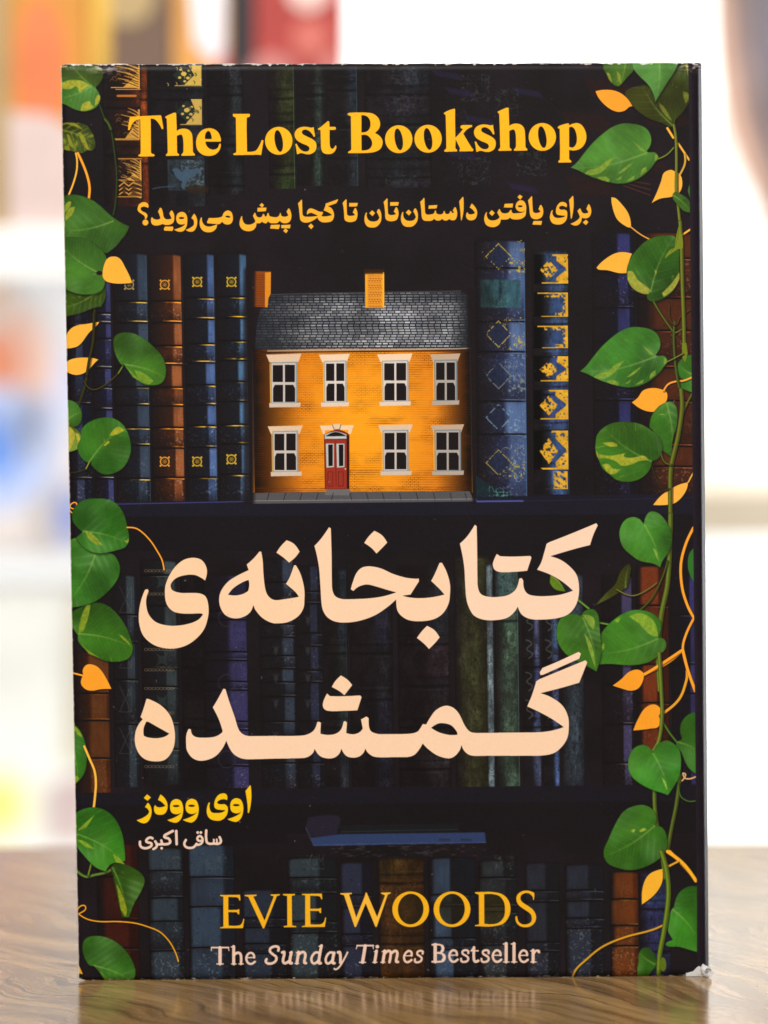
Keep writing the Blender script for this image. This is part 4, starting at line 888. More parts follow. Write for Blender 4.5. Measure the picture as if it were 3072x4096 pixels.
leaf(R5, "(1190,735)!(1150,690)(1100,682)(1040,720)(1012,800)(1025,890)(1080,950)(1180,1005)(1260,1030)(1298,1045)!(1330,1000)(1380,910)(1393,800)(1380,720)(1330,665)(1280,650)(1220,680)(1195,720)", (1190, 742), (1298, 1045), (58, 136, 50), ("(1250,910)!(1285,960)(1290,1010)!",), streak=.02, pcol=(150, 190, 80))
leaf(R5, "(835,1450)(870,1360)(920,1250)(980,1160)(1060,1120)(1140,1118)(1200,1160)(1215,1220)(1205,1258)!(1260,1280)(1290,1340)(1290,1420)(1250,1490)(1150,1555)(1040,1585)(940,1570)(860,1530)", (1205, 1262), (840, 1480), (52, 112, 38),
     ("(1030,1300)!(1060,1290)(1050,1315)!", "(1090,1300)!(1140,1285)(1100,1310)!", "(1230,1450)!(1260,1460)(1260,1490)!"), streak=.02, pcol=(150, 170, 60), veins=7)
yel(R5, "(1310,1450)(1400,1540)(1490,1640)", 24, (240, 168, 40)); yel(R5, "(1380,1520)(1290,1560)", 14, (220, 160, 40))
yel(R6, "(1090,150)(1180,220)(1250,315)", 20, (240, 172, 40)); yel(R6, "(1150,205)(1085,240)", 11, (220, 160, 40)); yel(R6, "(1080,560)(1000,595)(850,635)(720,690)(620,770)(570,820)(545,885)", 11, (206, 152, 34))
yel(R6, "(945,450)!(950,350)(985,280)(1060,248)!(1060,320)(1020,390)", None, (242, 178, 50))
leaf(R6, "(1258,345)!(1200,350)(1150,390)(1125,465)!(1090,520)(1090,590)(1120,650)!(1080,680)(1150,690)(1190,700)(1258,720)!", (1115, 475), (1258, 640), (54, 124, 40), streak=0)
leaf(R6, "(925,780)(930,720)(965,692)(1010,720)(1028,790)(1000,830)(965,890)!(930,890)(918,820)", (1020, 790), (930, 720), (48, 100, 30), streak=0)
vine(R6, "(1055,150)(1085,260)(1095,400)(1070,600)(1045,740)(1040,890)", 28, (102, 124, 34)); fell(R6, 1065, 790, 18, 40, (92, 110, 30))
yel(R6, "(1255,815)(1200,885)", 12, (226, 150, 30))

# ------------------------------------------------------------------ lettering
TITLE = (246, 208, 172)
def glyphs(k, col, items, soft=0):
    for it in items:
        if isinstance(it, str): it = (it, ())
        k.fill(it[0], col, holes=it[1] if len(it) > 1 else (), dx=it[2] if len(it) > 2 else 0, dy=it[3] if len(it) > 3 else 0, soft=soft)
def tcol(x):  # title colour turns a little pinker towards the spine
    return (244, 206 + 6 * x, 168 + 18 * x)
gA = K(200, 1700, 1000); gB = K(1100, 1950, 900); gC = R4; gD = K(200, 2600, 1000)
def shadowed(k, txt, col, holes=()):
    k.fill(txt, (14, 10, 12), .5, soft=4); k.fill(txt, col, holes=holes)
shadowed(gA, "(1030,1032)!(1042,960)(1010,898)(950,880)(880,898)(815,960)(770,1050)(762,1120)(775,1190)(815,1235)(870,1250)(940,1252)(1000,1250)(1015,1256)!(985,1290)(930,1315)(850,1330)(770,1328)(700,1305)(655,1255)(640,1200)(640,1150)(655,1102)!(648,1088)!(630,1093)!(605,1160)(590,1240)(592,1320)(620,1400)(690,1460)(780,1483)(870,1475)(950,1435)(1020,1360)(1050,1270)(1052,1200)(1035,1140)(1000,1118)(940,1113)(870,1113)(820,1100)(803,1080)(805,1050)(840,1015)(900,996)(960,995)(1000,1012)", tcol(0))
shadowed(gA, "(1390,838)!(1402,840)!(1412,900)(1418,1000)(1430,1090)(1450,1135)(1490,1160)(1560,1154)(1610,1147)(1651,1139)!(1628,1108)(1565,1054)!(1590,1010)(1619,930)!(1632,930)!(1664,991)(1687,1081)(1689,1153)(1682,1216)(1646,1270)(1583,1306)(1520,1316)(1470,1312)(1410,1280)(1365,1230)(1350,1195)!(1330,1240)(1290,1270)(1230,1283)(1170,1265)(1135,1220)(1122,1160)(1135,1100)(1180,1040)(1240,1000)(1290,975)(1318,962)!(1305,925)!(1350,885)",
         tcol(.2), ("(1182,1125)!(1220,1080)(1280,1042)(1318,1028)!(1322,1060)(1315,1100)!(1280,1120)(1230,1130)",))
shadowed(gB, "(85,388)!(140,415)(182,472)!(150,515)(104,554)!(60,515)(10,480)!(40,435)", tcol(.3))
shadowed(gB, "(398,292)!(412,300)!(418,500)(420,700)(425,760)(445,800)(490,820)(560,822)(700,815)(800,800)(893,772)!(830,755)(740,728)(680,715)(630,725)(600,742)(578,763)!(558,750)!(572,700)(600,630)(640,590)(700,580)(780,595)(870,635)(960,662)(1020,670)(1060,670)!(1062,690)!(1030,740)(1000,788)!(940,797)!(1000,810)(1080,814)(1170,805)(1248,788)!(1210,745)(1150,688)!(1175,640)(1212,555)!(1230,552)!(1265,620)(1290,710)(1290,790)(1278,860)(1235,930)(1170,970)(1080,985)(990,978)(930,945)(900,900)(893,825)!(830,880)(740,940)(640,978)(540,995)(450,990)(390,960)(355,910)(342,850)(335,740)(325,600)(308,500)(290,430)!(340,375)", tcol(.5))
shadowed(gB, "(732,318)!(790,352)(828,405)!(790,445)(748,487)!(710,445)(657,408)!(690,360)", tcol(.4)); shadowed(gB, "(1120,1018)!(1175,1050)(1214,1103)!(1180,1145)(1135,1190)!(1095,1148)(1045,1108)!(1080,1060)", tcol(.6))
shadowed(gC, "(80,565)!(92,575)!(95,700)(97,900)(100,970)(120,1015)(170,1033)(240,1033)(300,1020)(345,985)(365,930)!(368,915)!(385,912)!(395,930)!(400,980)(425,1015)(480,1028)(560,1028)(640,1018)(716,994)!(660,945)(580,895)(483,858)!(510,810)(530,745)(545,690)!(560,680)!(700,625)(868,555)!(878,570)!(850,630)(828,698)!(740,720)(571,770)!(640,795)(700,840)(740,890)(755,950)(755,1020)(735,1090)(690,1145)(620,1172)(520,1182)(440,1178)(385,1150)(358,1098)!(335,1135)(290,1170)(220,1185)(140,1183)(80,1160)(50,1122)(26,1056)(16,941)(12,860)(2,783)(-18,688)!(30,640)", tcol(1))
shadowed(gC, "(222,755)!(245,770)!(330,772)(440,768)!(448,780)!(420,865)!(340,872)(250,874)(210,860)(196,825)(205,790)", tcol(1))
shadowed(gD, "(640,323)!(655,325)!(740,370)(800,440)(828,540)(825,630)(800,690)(760,730)(700,740)(630,725)(585,680)(563,610)(568,540)(590,490)(615,460)!(600,445)!(618,395)", tcol(0), ("(640,475)!(655,478)!(720,515)(792,555)!(760,575)(710,585)(650,580)(622,568)!(622,520)",))
f = lambda s_: "".join("(%.1f,%.1f)%s" % (2903.3 + .92203 * a, .92203 * b, '!' if c else '') for a, b, c in parse(s_))
e = lambda s_: "".join("(%.1f,%.1f)%s" % (1493.1 + a, b, '!' if c else '') for a, b, c in parse(s_))
shadowed(gD, "(1150,256)!(1165,258)!(1190,340)(1225,440)(1255,530)(1290,562)(1340,570)!" + e("(0,568)!(180,566)(230,552)(262,525)(280,478)!(290,474)!(305,482)!(303,520)(302,554)!(350,562)(400,555)(435,530)(455,475)!(465,470)!(478,480)!(473,550)!(520,558)(560,545)(582,520)!(570,460)!(607,440)!(622,452)!(625,510)(640,540)(690,557)!(760,557)!(900,553)(945,540)(965,515)(980,490)!(1003,492)!(1030,445)(1070,395)(1130,368)(1180,380)(1220,420)(1260,500)(1295,540)(1350,548)!(1659,546)!")
         + f("(300,592)!(400,588)(480,575)(547,554)!(470,500)(380,450)(285,405)!(320,320)(350,225)!(370,210)!(540,140)(705,72)!(718,88)!(690,160)(660,235)!(520,275)(382,310)!(460,340)(540,400)(580,480)(585,560)(575,630)(540,690)(480,740)(400,758)(300,760)!(0,760)!")
         + e("(1340,702)!(1290,695)(1255,668)(1237,630)!(1225,665)(1190,705)(1150,718)(1080,700)(1020,660)(980,620)!(960,655)(925,695)(880,710)!(700,712)!(650,705)(615,680)(600,655)!(585,685)(555,708)(510,714)(470,700)(440,655)!(425,690)(390,715)(340,718)(295,700)(263,655)!(250,685)(215,710)(170,717)!(0,720)!")
         + "(1320,725)!(1260,715)(1210,680)(1170,602)!(1140,660)(1090,710)(1010,735)(950,720)(910,670)(903,620)(905,560)(920,523)!(935,525)!(945,560)(975,578)(1050,580)(1100,572)(1140,548)(1145,535)!(1120,460)(1080,380)!(1110,330)", tcol(.6), (e("(1036,515)!(1080,488)(1120,485)(1170,500)(1205,540)(1210,560)!(1160,562)(1090,545)"),))
shadowed(gD, e("(437,168)!(480,195)(513,232)!(485,268)(460,300)!(430,275)(376,245)!(400,205)"), tcol(.4)); shadowed(gD, e("(345,287)!(365,305)!(450,306)(565,300)!(575,312)!(547,400)!(450,404)(350,403)(322,385)(318,350)"), tcol(.4))
shadowed(gD, f("(655,12)!(672,25)!(660,62)!(530,120)(400,178)!(380,180)!(375,160)!(395,128)!(520,75)"), tcol(1))

# English title
TY = (252, 184, 32)
T1, T2, T3, T4 = K(500, 420, 553), K(900, 420, 553), K(1350, 420, 553), K(1840, 420, 553)
def tg(k, txt, holes=(), dx=0, dy=0):
    k.fill(txt, (16, 12, 12), .45, soft=3, dx=dx + 3, dy=dy + 5); k.fill(txt, TY, holes=holes, dx=dx, dy=dy)
tg(T1, "(60,140)!(250,130)(425,122)!(436,130)!(445,180)(460,270)!(458,290)!(440,288)!(410,230)(360,175)(308,162)!(310,300)(312,560)!(320,580)(350,590)!(358,605)!(345,617)!(180,620)!(160,612)!(162,596)!(182,590)!(188,560)!(182,170)!(130,185)(85,230)(58,300)!(35,302)!(42,230)")
HP = "(480,140)!(520,120)(590,90)!(615,95)!(618,200)(622,310)!(650,292)(700,282)(760,295)(800,340)(812,420)(815,560)!(825,575)(840,590)!(838,607)!(680,610)!(672,597)!(690,580)!(700,560)!(698,420)(685,365)(665,355)(622,372)!(625,560)!(630,575)(650,590)!(648,608)!(495,612)!(487,598)!(508,578)!(512,560)!(505,300)(500,165)!(485,155)!"
tg(T1, HP)
tg(T1, "(1150,440)!(1150,400)(1120,330)(1070,290)(1000,278)(920,305)(870,370)(852,450)(870,540)(930,595)(1010,612)(1090,590)(1135,540)(1152,480)!(1145,460)!(1130,465)!(1110,515)(1060,535)(1010,520)(975,480)(965,440)!", ("(960,408)!(965,350)(985,318)(1005,312)(1028,340)(1042,408)!",))
tg(T2, "(92,118)!(98,106)!(295,105)!(302,125)!(295,142)!(262,152)!(260,300)!(265,560)!(320,560)(370,545)(410,490)(440,418)!(463,425)!(450,510)(435,602)!(400,598)!(105,602)!(95,585)!(130,570)!(135,555)!(130,152)!(98,138)!")
def OO(k, cx, cy):
    put(fillT(k.T(ell(cx + 3, cy + 6, 167, 170))), (16, 12, 12), .35)
    fell(k, cx, cy, 165, 168, TY, hole=(cx, cy + 2, 47, 131, -9))
OO(T2, 645, 430); OO(T3, 735, 410); OO(T3, 1087, 405); OO(T4, 988, 383)
SP = "(1065,265)!(1072,320)(1083,375)!(1065,385)!(1030,330)(985,300)(950,297)(925,315)(930,345)(980,375)(1050,410)(1090,450)(1098,500)(1080,555)(1030,588)(980,592)(930,580)(905,578)(875,592)!(862,588)!(855,530)(843,470)!(860,462)!(890,515)(930,550)(975,558)(1005,545)(1012,515)(990,490)(920,460)(865,425)(838,380)(838,330)(870,285)(930,262)(980,262)(1035,272)!"
tg(T2, SP); tg(T4, SP, dx=-668, dy=-28)
tg(T2, "(1235,190)!(1252,200)!(1255,262)!(1325,262)!(1333,280)!(1325,298)!(1256,300)!(1258,480)(1270,515)(1290,525)(1310,510)(1322,485)!(1337,490)!(1330,535)(1290,580)(1230,590)(1180,575)(1155,530)(1150,450)(1145,300)!(1118,298)!(1113,285)!(1150,262)!(1200,220)")
tg(T3, "(120,105)!(140,92)!(250,88)(350,90)(430,105)(490,155)(512,220)(500,280)(450,335)!(500,365)(535,410)(542,460)(520,520)(470,555)(400,572)(250,578)!(130,578)!(125,562)!(155,545)!(165,530)!(160,135)!(122,118)!", ("(288,122)!(340,130)(380,165)(395,220)(385,280)(350,318)(288,328)!", "(288,360)!(350,362)(395,400)(415,450)(405,500)(365,535)(290,545)!"))
tg(T3, "(1275,95)!(1330,65)(1405,42)!(1412,55)!(1412,200)(1415,390)!(1460,345)(1505,290)!(1475,275)!(1478,248)!(1500,240)!(1615,240)!(1617,262)!(1560,290)(1510,345)!(1560,430)(1610,510)!(1632,535)!(1625,555)!(1465,558)!(1462,545)!(1470,520)!(1418,415)!(1415,520)!(1438,540)!(1435,558)!(1285,562)!(1278,548)!(1305,520)!(1303,350)(1297,120)!(1278,108)!")
tg(T4, HP, dx=-30, dy=-60)
tg(T4, "(1172,265)!(1200,245)(1295,218)!(1312,225)!(1308,245)!(1360,222)(1420,218)(1470,250)(1508,320)(1518,390)(1500,460)(1450,520)(1380,545)(1310,540)!(1312,650)!(1338,672)!(1335,690)!(1180,692)!(1178,675)!(1198,655)!(1200,500)!(1195,285)!(1175,280)!", ("(1310,270)!(1340,262)(1375,290)(1400,370)(1398,450)(1375,495)(1345,510)(1311,500)!",))

# Persian line under it
S1, S2, S3, S4 = K(540, 770, 553), K(940, 770, 553), K(1380, 770, 553), K(1860, 770, 553)
SY = (246, 178, 50)
def sg(k, txt, holes=(), dx=0, dy=0): k.fill(txt, SY, holes=holes, dx=dx, dy=dy)
sg(S1, "(45,145)!(85,118)(130,118)(160,145)(160,185)!(150,182)!(110,170)(75,180)(68,200)(90,225)(130,245)(150,275)(145,300)(130,322)!(118,318)!(118,295)(105,275)(60,245)(35,220)(32,185)"); fell(S1, 125, 360, 36, 36, SY)
sg(S1, "(300,180)!(320,190)!(335,240)(345,290)(370,318)(410,320)(440,312)!(425,280)(412,250)!(430,218)!(445,215)!(468,260)(472,310)(460,360)(420,385)(370,390)(330,378)!(300,390)(250,398)(210,385)(192,350)(195,300)!(208,295)!(225,315)(270,325)(305,312)!(290,260)(275,230)!")
sg(S1, "(358,408)!(455,408)!(462,425)!(450,462)!(350,458)!(345,440)!")
sg(S1, "(560,232)(600,245)(625,290)(628,350)(618,410)(590,455)(550,472)(505,465)(465,445)!(530,425)(580,400)(600,375)!(560,385)(520,375)(497,340)(495,290)(515,250)", (ell(558, 306, 32, 12),))
sg(S1, "(710,252)!(735,290)(748,350)(735,420)(700,465)(650,470)(605,448)!(650,430)(700,395)(708,370)!(700,330)(675,310)!(690,280)")
sg(S1, "(1120,215)(1160,240)(1175,300)(1168,350)(1135,382)(1080,380)(1045,350)!(1020,375)(985,382)!(975,430)(930,470)(870,478)(820,462)(785,420)(775,360)(790,300)!(803,300)!(808,350)(840,395)(890,408)(950,395)(985,378)!(930,375)(870,370)!(862,355)!(885,305)!(960,305)(1040,290)(1060,250)(1085,225)", (ell(1115, 290, 30, 11, 8),))
sg(S2, "(75,285)!(88,285)!(92,330)(120,375)(170,385)(220,370)(245,345)!(215,280)!(235,240)!(245,245)!(262,285)(290,298)(320,290)(335,255)!(352,262)!(358,285)!(375,285)(390,245)!(405,245)!(415,280)(440,290)(500,295)(530,275)(538,245)!(550,245)!(560,280)(600,290)(640,275)!(618,230)!(640,190)!(655,195)!(672,240)(678,290)(660,345)(620,368)(570,365)(535,340)!(510,365)(460,370)(420,365)(395,345)!(375,370)(345,365)(325,350)!(300,368)(258,370)!(250,415)(210,455)(150,465)(90,445)(58,400)(55,350)")
sg(S2, "(322,125)!(350,152)!(325,182)!(292,152)!"); sg(S2, "(270,182)!(380,180)!(370,225)!(268,230)!"); sg(S2, "(430,388)!(535,385)!(540,400)!(525,440)!(420,432)!"); sg(S2, "(555,390)!(668,385)!(660,432)!(555,428)!"); sg(S2, "(605,428)!(638,458)!(612,490)!(578,460)!")
sg(S2, "(795,85)!(805,90)!(808,200)(812,265)!(830,285)(880,290)(960,285)(995,278)!(950,258)(915,245)(885,252)(870,265)!(862,262)!(870,215)(905,190)(960,205)(1010,228)(1058,232)!(1050,262)(1035,285)!(1100,285)(1165,270)!(1120,240)(1062,215)!(1080,170)(1090,130)!(1110,125)!(1235,80)!(1238,90)!(1215,130)!(1115,165)!(1160,190)(1185,240)(1188,290)(1165,340)(1110,358)(1040,355)(1000,325)(990,300)!(940,335)(880,360)(820,358)(785,330)(775,270)(765,180)(755,130)!(780,105)")
sg(S2, "(910,370)!(945,405)!(915,442)!(878,405)!")
TA = "(1330,80)!(1340,85)!(1342,200)(1345,262)!(1365,278)(1410,278)(1440,268)!(1412,240)!(1435,188)!(1450,185)!(1468,230)(1470,280)(1450,335)(1400,355)(1345,350)(1315,325)(1308,250)(1300,170)(1290,125)!"
sg(S2, TA); sg(S2, "(1370,125)!(1475,125)!(1465,168)!(1368,170)!"); sg(S3, TA, dx=-828, dy=-10); sg(S3, "(1370,125)!(1475,125)!(1465,168)!(1368,170)!", dx=-828, dy=-10)
NN = "(250,242)!(265,240)!(262,290)(290,335)(340,348)(390,335)(412,300)!(395,260)(380,235)!(395,200)!(412,198)!(432,240)(438,300)(425,360)(380,410)(320,422)(265,405)(235,350)(235,290)"
sg(S3, NN); sg(S3, "(325,212)!(362,245)!(330,285)!(290,248)!"); sg(S3, NN, dx=438, dy=-8); sg(S3, "(325,212)!(362,245)!(330,285)!(290,248)!", dx=438, dy=-8)
sg(S3, "(945,62)!(955,70)!(958,180)(962,240)!(980,262)(1030,262)(1065,250)(1078,215)!(1092,215)!(1100,250)(1130,262)(1170,255)(1185,220)!(1198,225)!(1205,250)(1225,258)(1250,250)(1262,222)!(1275,222)!(1290,245)(1308,240)!(1292,215)!(1315,175)!(1328,178)!(1345,225)(1345,280)(1325,325)(1285,335)(1250,318)!(1225,335)(1190,335)(1165,315)!(1140,335)(1095,335)(1070,315)!(1040,338)(990,342)(945,335)(922,300)(915,220)(905,130)(900,112)!(925,90)")
sg(S3, "(1005,155)!(1110,150)!(1098,192)!(1000,195)!"); sg(S3, "(1412,50)!(1422,60)!(1425,150)(1420,240)(1400,338)!(1390,330)!(1385,250)(1370,105)!")
DD = "(1520,130)!(1555,165)(1583,215)(1585,265)(1565,315)(1520,335)(1475,325)(1452,290)(1460,240)!(1472,238)!(1490,260)(1535,258)(1560,245)!(1530,205)(1495,180)!"
sg(S3, DD)
sg(S4, "(252,238)!(265,238)!(262,280)(290,325)(340,335)(390,320)(415,295)!(385,240)!(408,198)!(418,200)!(440,240)(480,250)(520,240)(540,215)(545,205)!(558,210)!(570,245)(610,248)(680,240)(720,200)(732,225)!(730,260)(715,290)(670,318)(600,325)(555,315)(540,300)!(510,322)(430,325)!(415,375)(370,410)(310,415)(255,390)(232,340)(232,290)")
sg(S4, "(665,92)(712,110)(735,170)(730,235)!(690,232)(655,230)(618,205)(605,165)(625,115)", (ell(662, 165, 28, 12),)); sg(S4, "(655,25)!(692,48)!(662,88)!(628,55)!"); sg(S4, "(475,135)!(578,132)!(570,182)!(465,180)!"); sg(S4, "(320,210)!(358,245)!(325,283)!(288,248)!")
S4.stroke("(640,240)(680,240)(712,222)", 6, (30, 24, 28), .8)
sg(S4, "(798,42)!(806,50)!(810,150)(815,225)!(840,245)(885,240)(905,228)!(880,200)!(900,150)!(915,150)!(935,190)(938,250)(915,300)(860,322)(805,310)(780,270)(770,180)(755,95)!"); sg(S4, "(820,342)!(925,340)!(915,390)!(808,385)!")
sg(S4, "(1042,212)!(1055,212)!(1050,255)(1075,295)(1120,305)(1180,295)(1205,280)!(1150,275)(1105,265)(1090,230)(1100,170)(1140,120)(1190,115)(1222,140)(1218,180)!(1170,160)(1135,170)(1130,190)(1150,205)(1190,205)(1220,220)(1228,270)(1215,330)(1170,375)(1100,385)(1045,365)(1018,310)(1025,250)")
sg(S4, "(1292,38)!(1300,45)!(1305,150)(1295,240)(1280,315)!(1268,312)!(1262,230)(1248,90)!")
sg(S4, "(1375,190)!(1388,195)!(1405,235)(1430,250)(1470,245)(1480,235)!(1455,195)!(1480,140)!(1492,142)!(1512,190)(1515,240)(1495,290)(1455,310)(1400,305)!(1395,345)(1365,385)(1320,398)(1262,375)!(1310,355)(1360,320)(1378,290)!(1348,220)!"); sg(S4, "(1450,325)!(1482,355)!(1450,392)!(1412,360)!")

# author and translator in Persian
N1 = K(530, 3120, 553); NY = (243, 196, 18)
def ng(txt, holes=(), dx=0, dy=0): N1.fill(txt, (58, 52, 6), .45, soft=2, dx=dx, dy=dy); N1.fill(txt, NY, holes=holes, dx=dx, dy=dy)
ng("(175,170)!(222,210)!(180,250)!(135,215)!"); ng("(185,270)!(215,310)(230,370)(220,440)(185,500)(140,520)(95,510)(48,482)!(120,455)(180,415)(200,380)!(180,345)(148,325)!(165,300)")
ng("(335,172)!(385,215)(418,280)(418,350)(385,405)(330,418)(280,405)(258,360)(262,310)!(275,300)!(290,320)(330,328)(395,312)!(350,265)(305,240)!")
WW = "(530,228)(580,250)(607,320)(605,400)(580,470)(530,512)(470,505)(415,480)!(490,455)(555,420)(590,382)!(560,405)(510,410)(465,385)(450,330)(460,270)(490,238)"
for dx, dy in ((0, 0), (186, -3), (722, -12)): ng(WW, (ell(523, 312, 40, 13),), dx, dy)
ng("(914,268)!(930,270)!(925,330)(950,385)(1010,395)(1080,385)(1115,360)!(1050,358)(1000,345)(980,310)(990,240)(1030,180)(1090,158)(1130,175)(1140,220)(1132,242)!(1105,230)(1060,235)(1025,255)(1020,278)(1060,290)(1110,290)(1140,320)(1145,370)(1125,430)(1070,480)(1000,488)(930,465)(895,410)(892,340)")
ng("(1412,58)!(1420,70)!(1428,200)(1415,320)(1398,395)!(1382,392)!(1380,300)(1355,130)!")
TP = (240, 208, 188)
for t_, w_ in (("(240,700)(215,690)(180,705)(165,735)(190,750)(225,760)(225,790)(180,815)(130,815)(95,790)(90,740)", 27), ("(250,828)(285,805)(292,775)(272,735)", 26), ("(290,770)(330,772)(350,765)(345,725)", 26), ("(345,768)(420,768)(452,745)(435,705)(382,678)(430,640)(485,612)", 28),
               ("(525,612)(530,770)", 28), ("(640,720)(622,770)(650,808)(720,812)(755,785)(770,765)", 26), ("(762,775)(800,775)(835,750)(838,700)(808,672)(780,695)(788,725)(825,730)", 25), ("(885,605)(890,740)(925,765)(975,762)(1030,765)(1060,740)(1045,685)", 27), ("(978,760)(975,715)", 20), ("(1015,760)(1010,712)", 20)):
    N1.stroke(t_, w_ * 1.16, TP, .97)
for (x, y) in ((350, 818), (782, 630), (820, 630)): fell(N1, x, y, 17, 17, TP)

# author in capitals
W1, W2, W3 = K(860, 3540, 553), K(1330, 3540, 553), K(1640, 3540, 553)
EC = (240, 178, 32)
def eg(k, txt, holes=(), dx=0, dy=0, col=EC): k.fill(txt, (60, 52, 4), .4, soft=2, dx=dx, dy=dy); k.fill(txt, col, holes=holes, dx=dx, dy=dy)
EE = "(60,120)!(300,116)!(306,180)!(293,190)!(280,158)(255,146)!(160,143)!(160,300)!(262,298)!(292,288)!(292,352)!(278,350)(262,326)!(160,325)!(164,487)!(280,486)(318,465)(340,402)!(352,408)!(336,518)!(60,520)!(62,508)!(100,500)!(100,140)!(60,132)!"
eg(W1, EE); eg(W1, EE, dx=982, dy=-17)
eg(W1, "(355,118)!(500,114)!(500,127)!(460,138)!(595,425)!(705,135)!(668,122)!(668,111)!(780,107)!(780,119)!(742,132)!(590,520)!(575,520)!(400,142)!(355,130)!")
eg(W1, "(815,106)!(960,104)!(960,118)!(922,128)!(925,482)!(975,492)!(975,504)!(825,506)!(825,493)!(868,482)!(865,130)!(815,120)!")
eg(W2, "(93,96)!(232,91)!(232,104)!(200,114)!(285,385)!(385,135)!(398,88)!(410,88)!(535,380)!(630,122)!(582,102)!(582,90)!(700,87)!(700,98)!(663,115)!(530,502)!(515,502)!(398,220)!(282,502)!(266,502)!(138,120)!(93,108)!", col=(244, 186, 60))
for k_, cx in ((W2, 938), (W2, 1434)):
    put(fillT(k_.T(ell(cx, 292, 224, 218))), (50, 44, 6), .35)
    o = fillT(k_.T(ell(cx, 290, 221, 214))); q = fillT(k_.T(ell(cx, 288, 153, 184, 4)))
    o[2][q[1] - o[1]:q[1] - o[1] + q[2].shape[0], q[0] - o[0]:q[0] - o[0] + q[2].shape[1]] *= 1 - q[2]
    put(q, (28, 22, 24), .25); put(o, EC)
eg(W3, "(778,84)!(880,80)(1000,82)(1110,110)(1180,180)(1205,280)(1185,380)(1120,460)(1020,490)(920,498)!(778,492)!(780,480)!(828,470)!(825,115)!(780,97)!", ("(890,108)!(980,106)(1070,130)(1125,200)(1138,290)(1125,380)(1070,445)(990,468)(892,462)!",))
eg(W3, "(1475,175)!(1470,140)(1430,100)(1380,95)(1335,120)(1325,160)(1345,200)(1420,250)(1480,300)(1512,370)(1500,440)(1450,490)(1380,505)(1310,485)(1270,435)(1265,372)!(1285,370)!(1300,430)(1340,465)(1400,468)(1450,440)(1460,390)(1440,340)(1370,290)(1300,235)(1275,170)(1290,110)(1350,70)(1420,65)(1490,90)!(1492,130)!(1485,178)!")

# small bestseller line: a stroke alphabet, units of x-height, y up from the baseline
SB = (238, 204, 184)
hv, th, sf = .23, .10, .09
ALPH = {
 'T': [([(0, 1.42), (1.28, 1.42)], .12), ([(.02, 1.4), (-.03, 1.16)], .07), ([(1.26, 1.4), (1.31, 1.16)], .07), ([(.64, 1.4), (.64, .04)], .25), ([(.4, .03), (.88, .03)], .09)],
 'h': [([(.22, 1.5), (.22, .04)], .23), ([(.02, 1.46), (.22, 1.52)], .09), ([(.04, .03), (.42, .03)], .08), ([(.28, .82), (.5, .97), (.72, .93), (.82, .7), (.82, .04)], .2), ([(.64, .03), (1.02, .03)], .08)],
 'e': [([(.12, .56), (.78, .58)], .09), ([(.78, .58), (.72, .85), (.5, .97), (.28, .88), (.13, .6), (.14, .36), (.3, .1), (.55, .04), (.84, .22)], .17)],
 'S': [([(.86, 1.1), (.82, 1.38), (.52, 1.44), (.24, 1.28), (.24, 1.02), (.5, .78), (.78, .56), (.8, .26), (.56, .04), (.24, .02), (.04, .16), (.06, .38)], .19)],
 'u': [([(.02, .94), (.2, .96), (.2, .3), (.3, .08), (.5, .06), (.76, .26)], .2), ([(.82, .96), (.82, .1), (.98, .06)], .22), ([(.66, .94), (.82, .96)], .09)],
 'n': [([(.2, .98), (.2, .04)], .22), ([(.02, .92), (.2, .98)], .09), ([(.04, .03), (.36, .03)], .08), ([(.28, .82), (.5, .98), (.7, .92), (.8, .7), (.8, .12), (.94, .06)], .2)],
 'd': [([(.8, 1.52), (.8, .1), (.96, .06)], .22), ([(.6, 1.46), (.8, 1.52)], .09), ([(.76, .82), (.55, .96), (.3, .88), (.12, .5), (.24, .12), (.48, .04), (.76, .3)], .18)],
 'a': [([(.74, .92), (.74, .12), (.9, .06)], .22), ([(.72, .82), (.5, .96), (.26, .86), (.1, .46), (.2, .1), (.42, .04), (.72, .34)], .18)],
 'y': [([(.02, .96), (.2, .94), (.4, .1)], .22), ([(.92, .96), (.7, .4), (.4, -.2), (.1, -.46), (-.08, -.4)], .13)],
 'i': [([(.2, .98), (.2, .04)], .22), ([(.02, .92), (.2, .98)], .09), ([(.03, .03), (.4, .03)], .08), ([(.2, 1.33), (.22, 1.33)], .26)],
 'm': [([(.2, .98), (.2, .04)], .22), ([(.02, .92), (.2, .98)], .09), ([(.04, .03), (.36, .03)], .08), ([(.28, .82), (.46, .97), (.62, .93), (.7, .7), (.7, .04)], .2), ([(.78, .82), (.96, .97), (1.12, .93), (1.2, .7), (1.2, .1), (1.34, .06)], .2)],
 's': [([(.62, .74), (.6, .92), (.38, .98), (.18, .88), (.2, .68), (.42, .54), (.6, .38), (.58, .14), (.36, .03), (.12, .06), (.06, .28)], .16)],
 'B': [([(.24, 1.42), (.24, .04)], .25), ([(.02, 1.42), (.56, 1.42), (.84, 1.28), (.86, .98), (.66, .78), (.28, .76)], .13), ([(.78, 1.3), (.84, 1.1), (.76, .9)], .2), ([(.5, .76), (.86, .64), (.98, .4), (.88, .12), (.56, .04), (.02, .04)], .14), ([(.9, .56), (.95, .36), (.84, .16)], .22)],
 't': [([(.26, 1.2), (.26, .26), (.36, .06), (.6, .12)], .2), ([(.02, .93), (.6, .93)], .1), ([(.06, .96), (.26, 1.2)], .1)],
 'l': [([(.22, 1.52), (.22, .04)], .23), ([(.02, 1.48), (.22, 1.53)], .09), ([(.02, .03), (.44, .03)], .08)],
 'r': [([(.22, .98), (.22, .04)], .23), ([(.02, .92), (.22, .98)], .09), ([(.03, .03), (.46, .03)], .08), ([(.3, .76), (.46, .94), (.66, .94)], .16), ([(.66, .9), (.68, .84)], .2)],
}
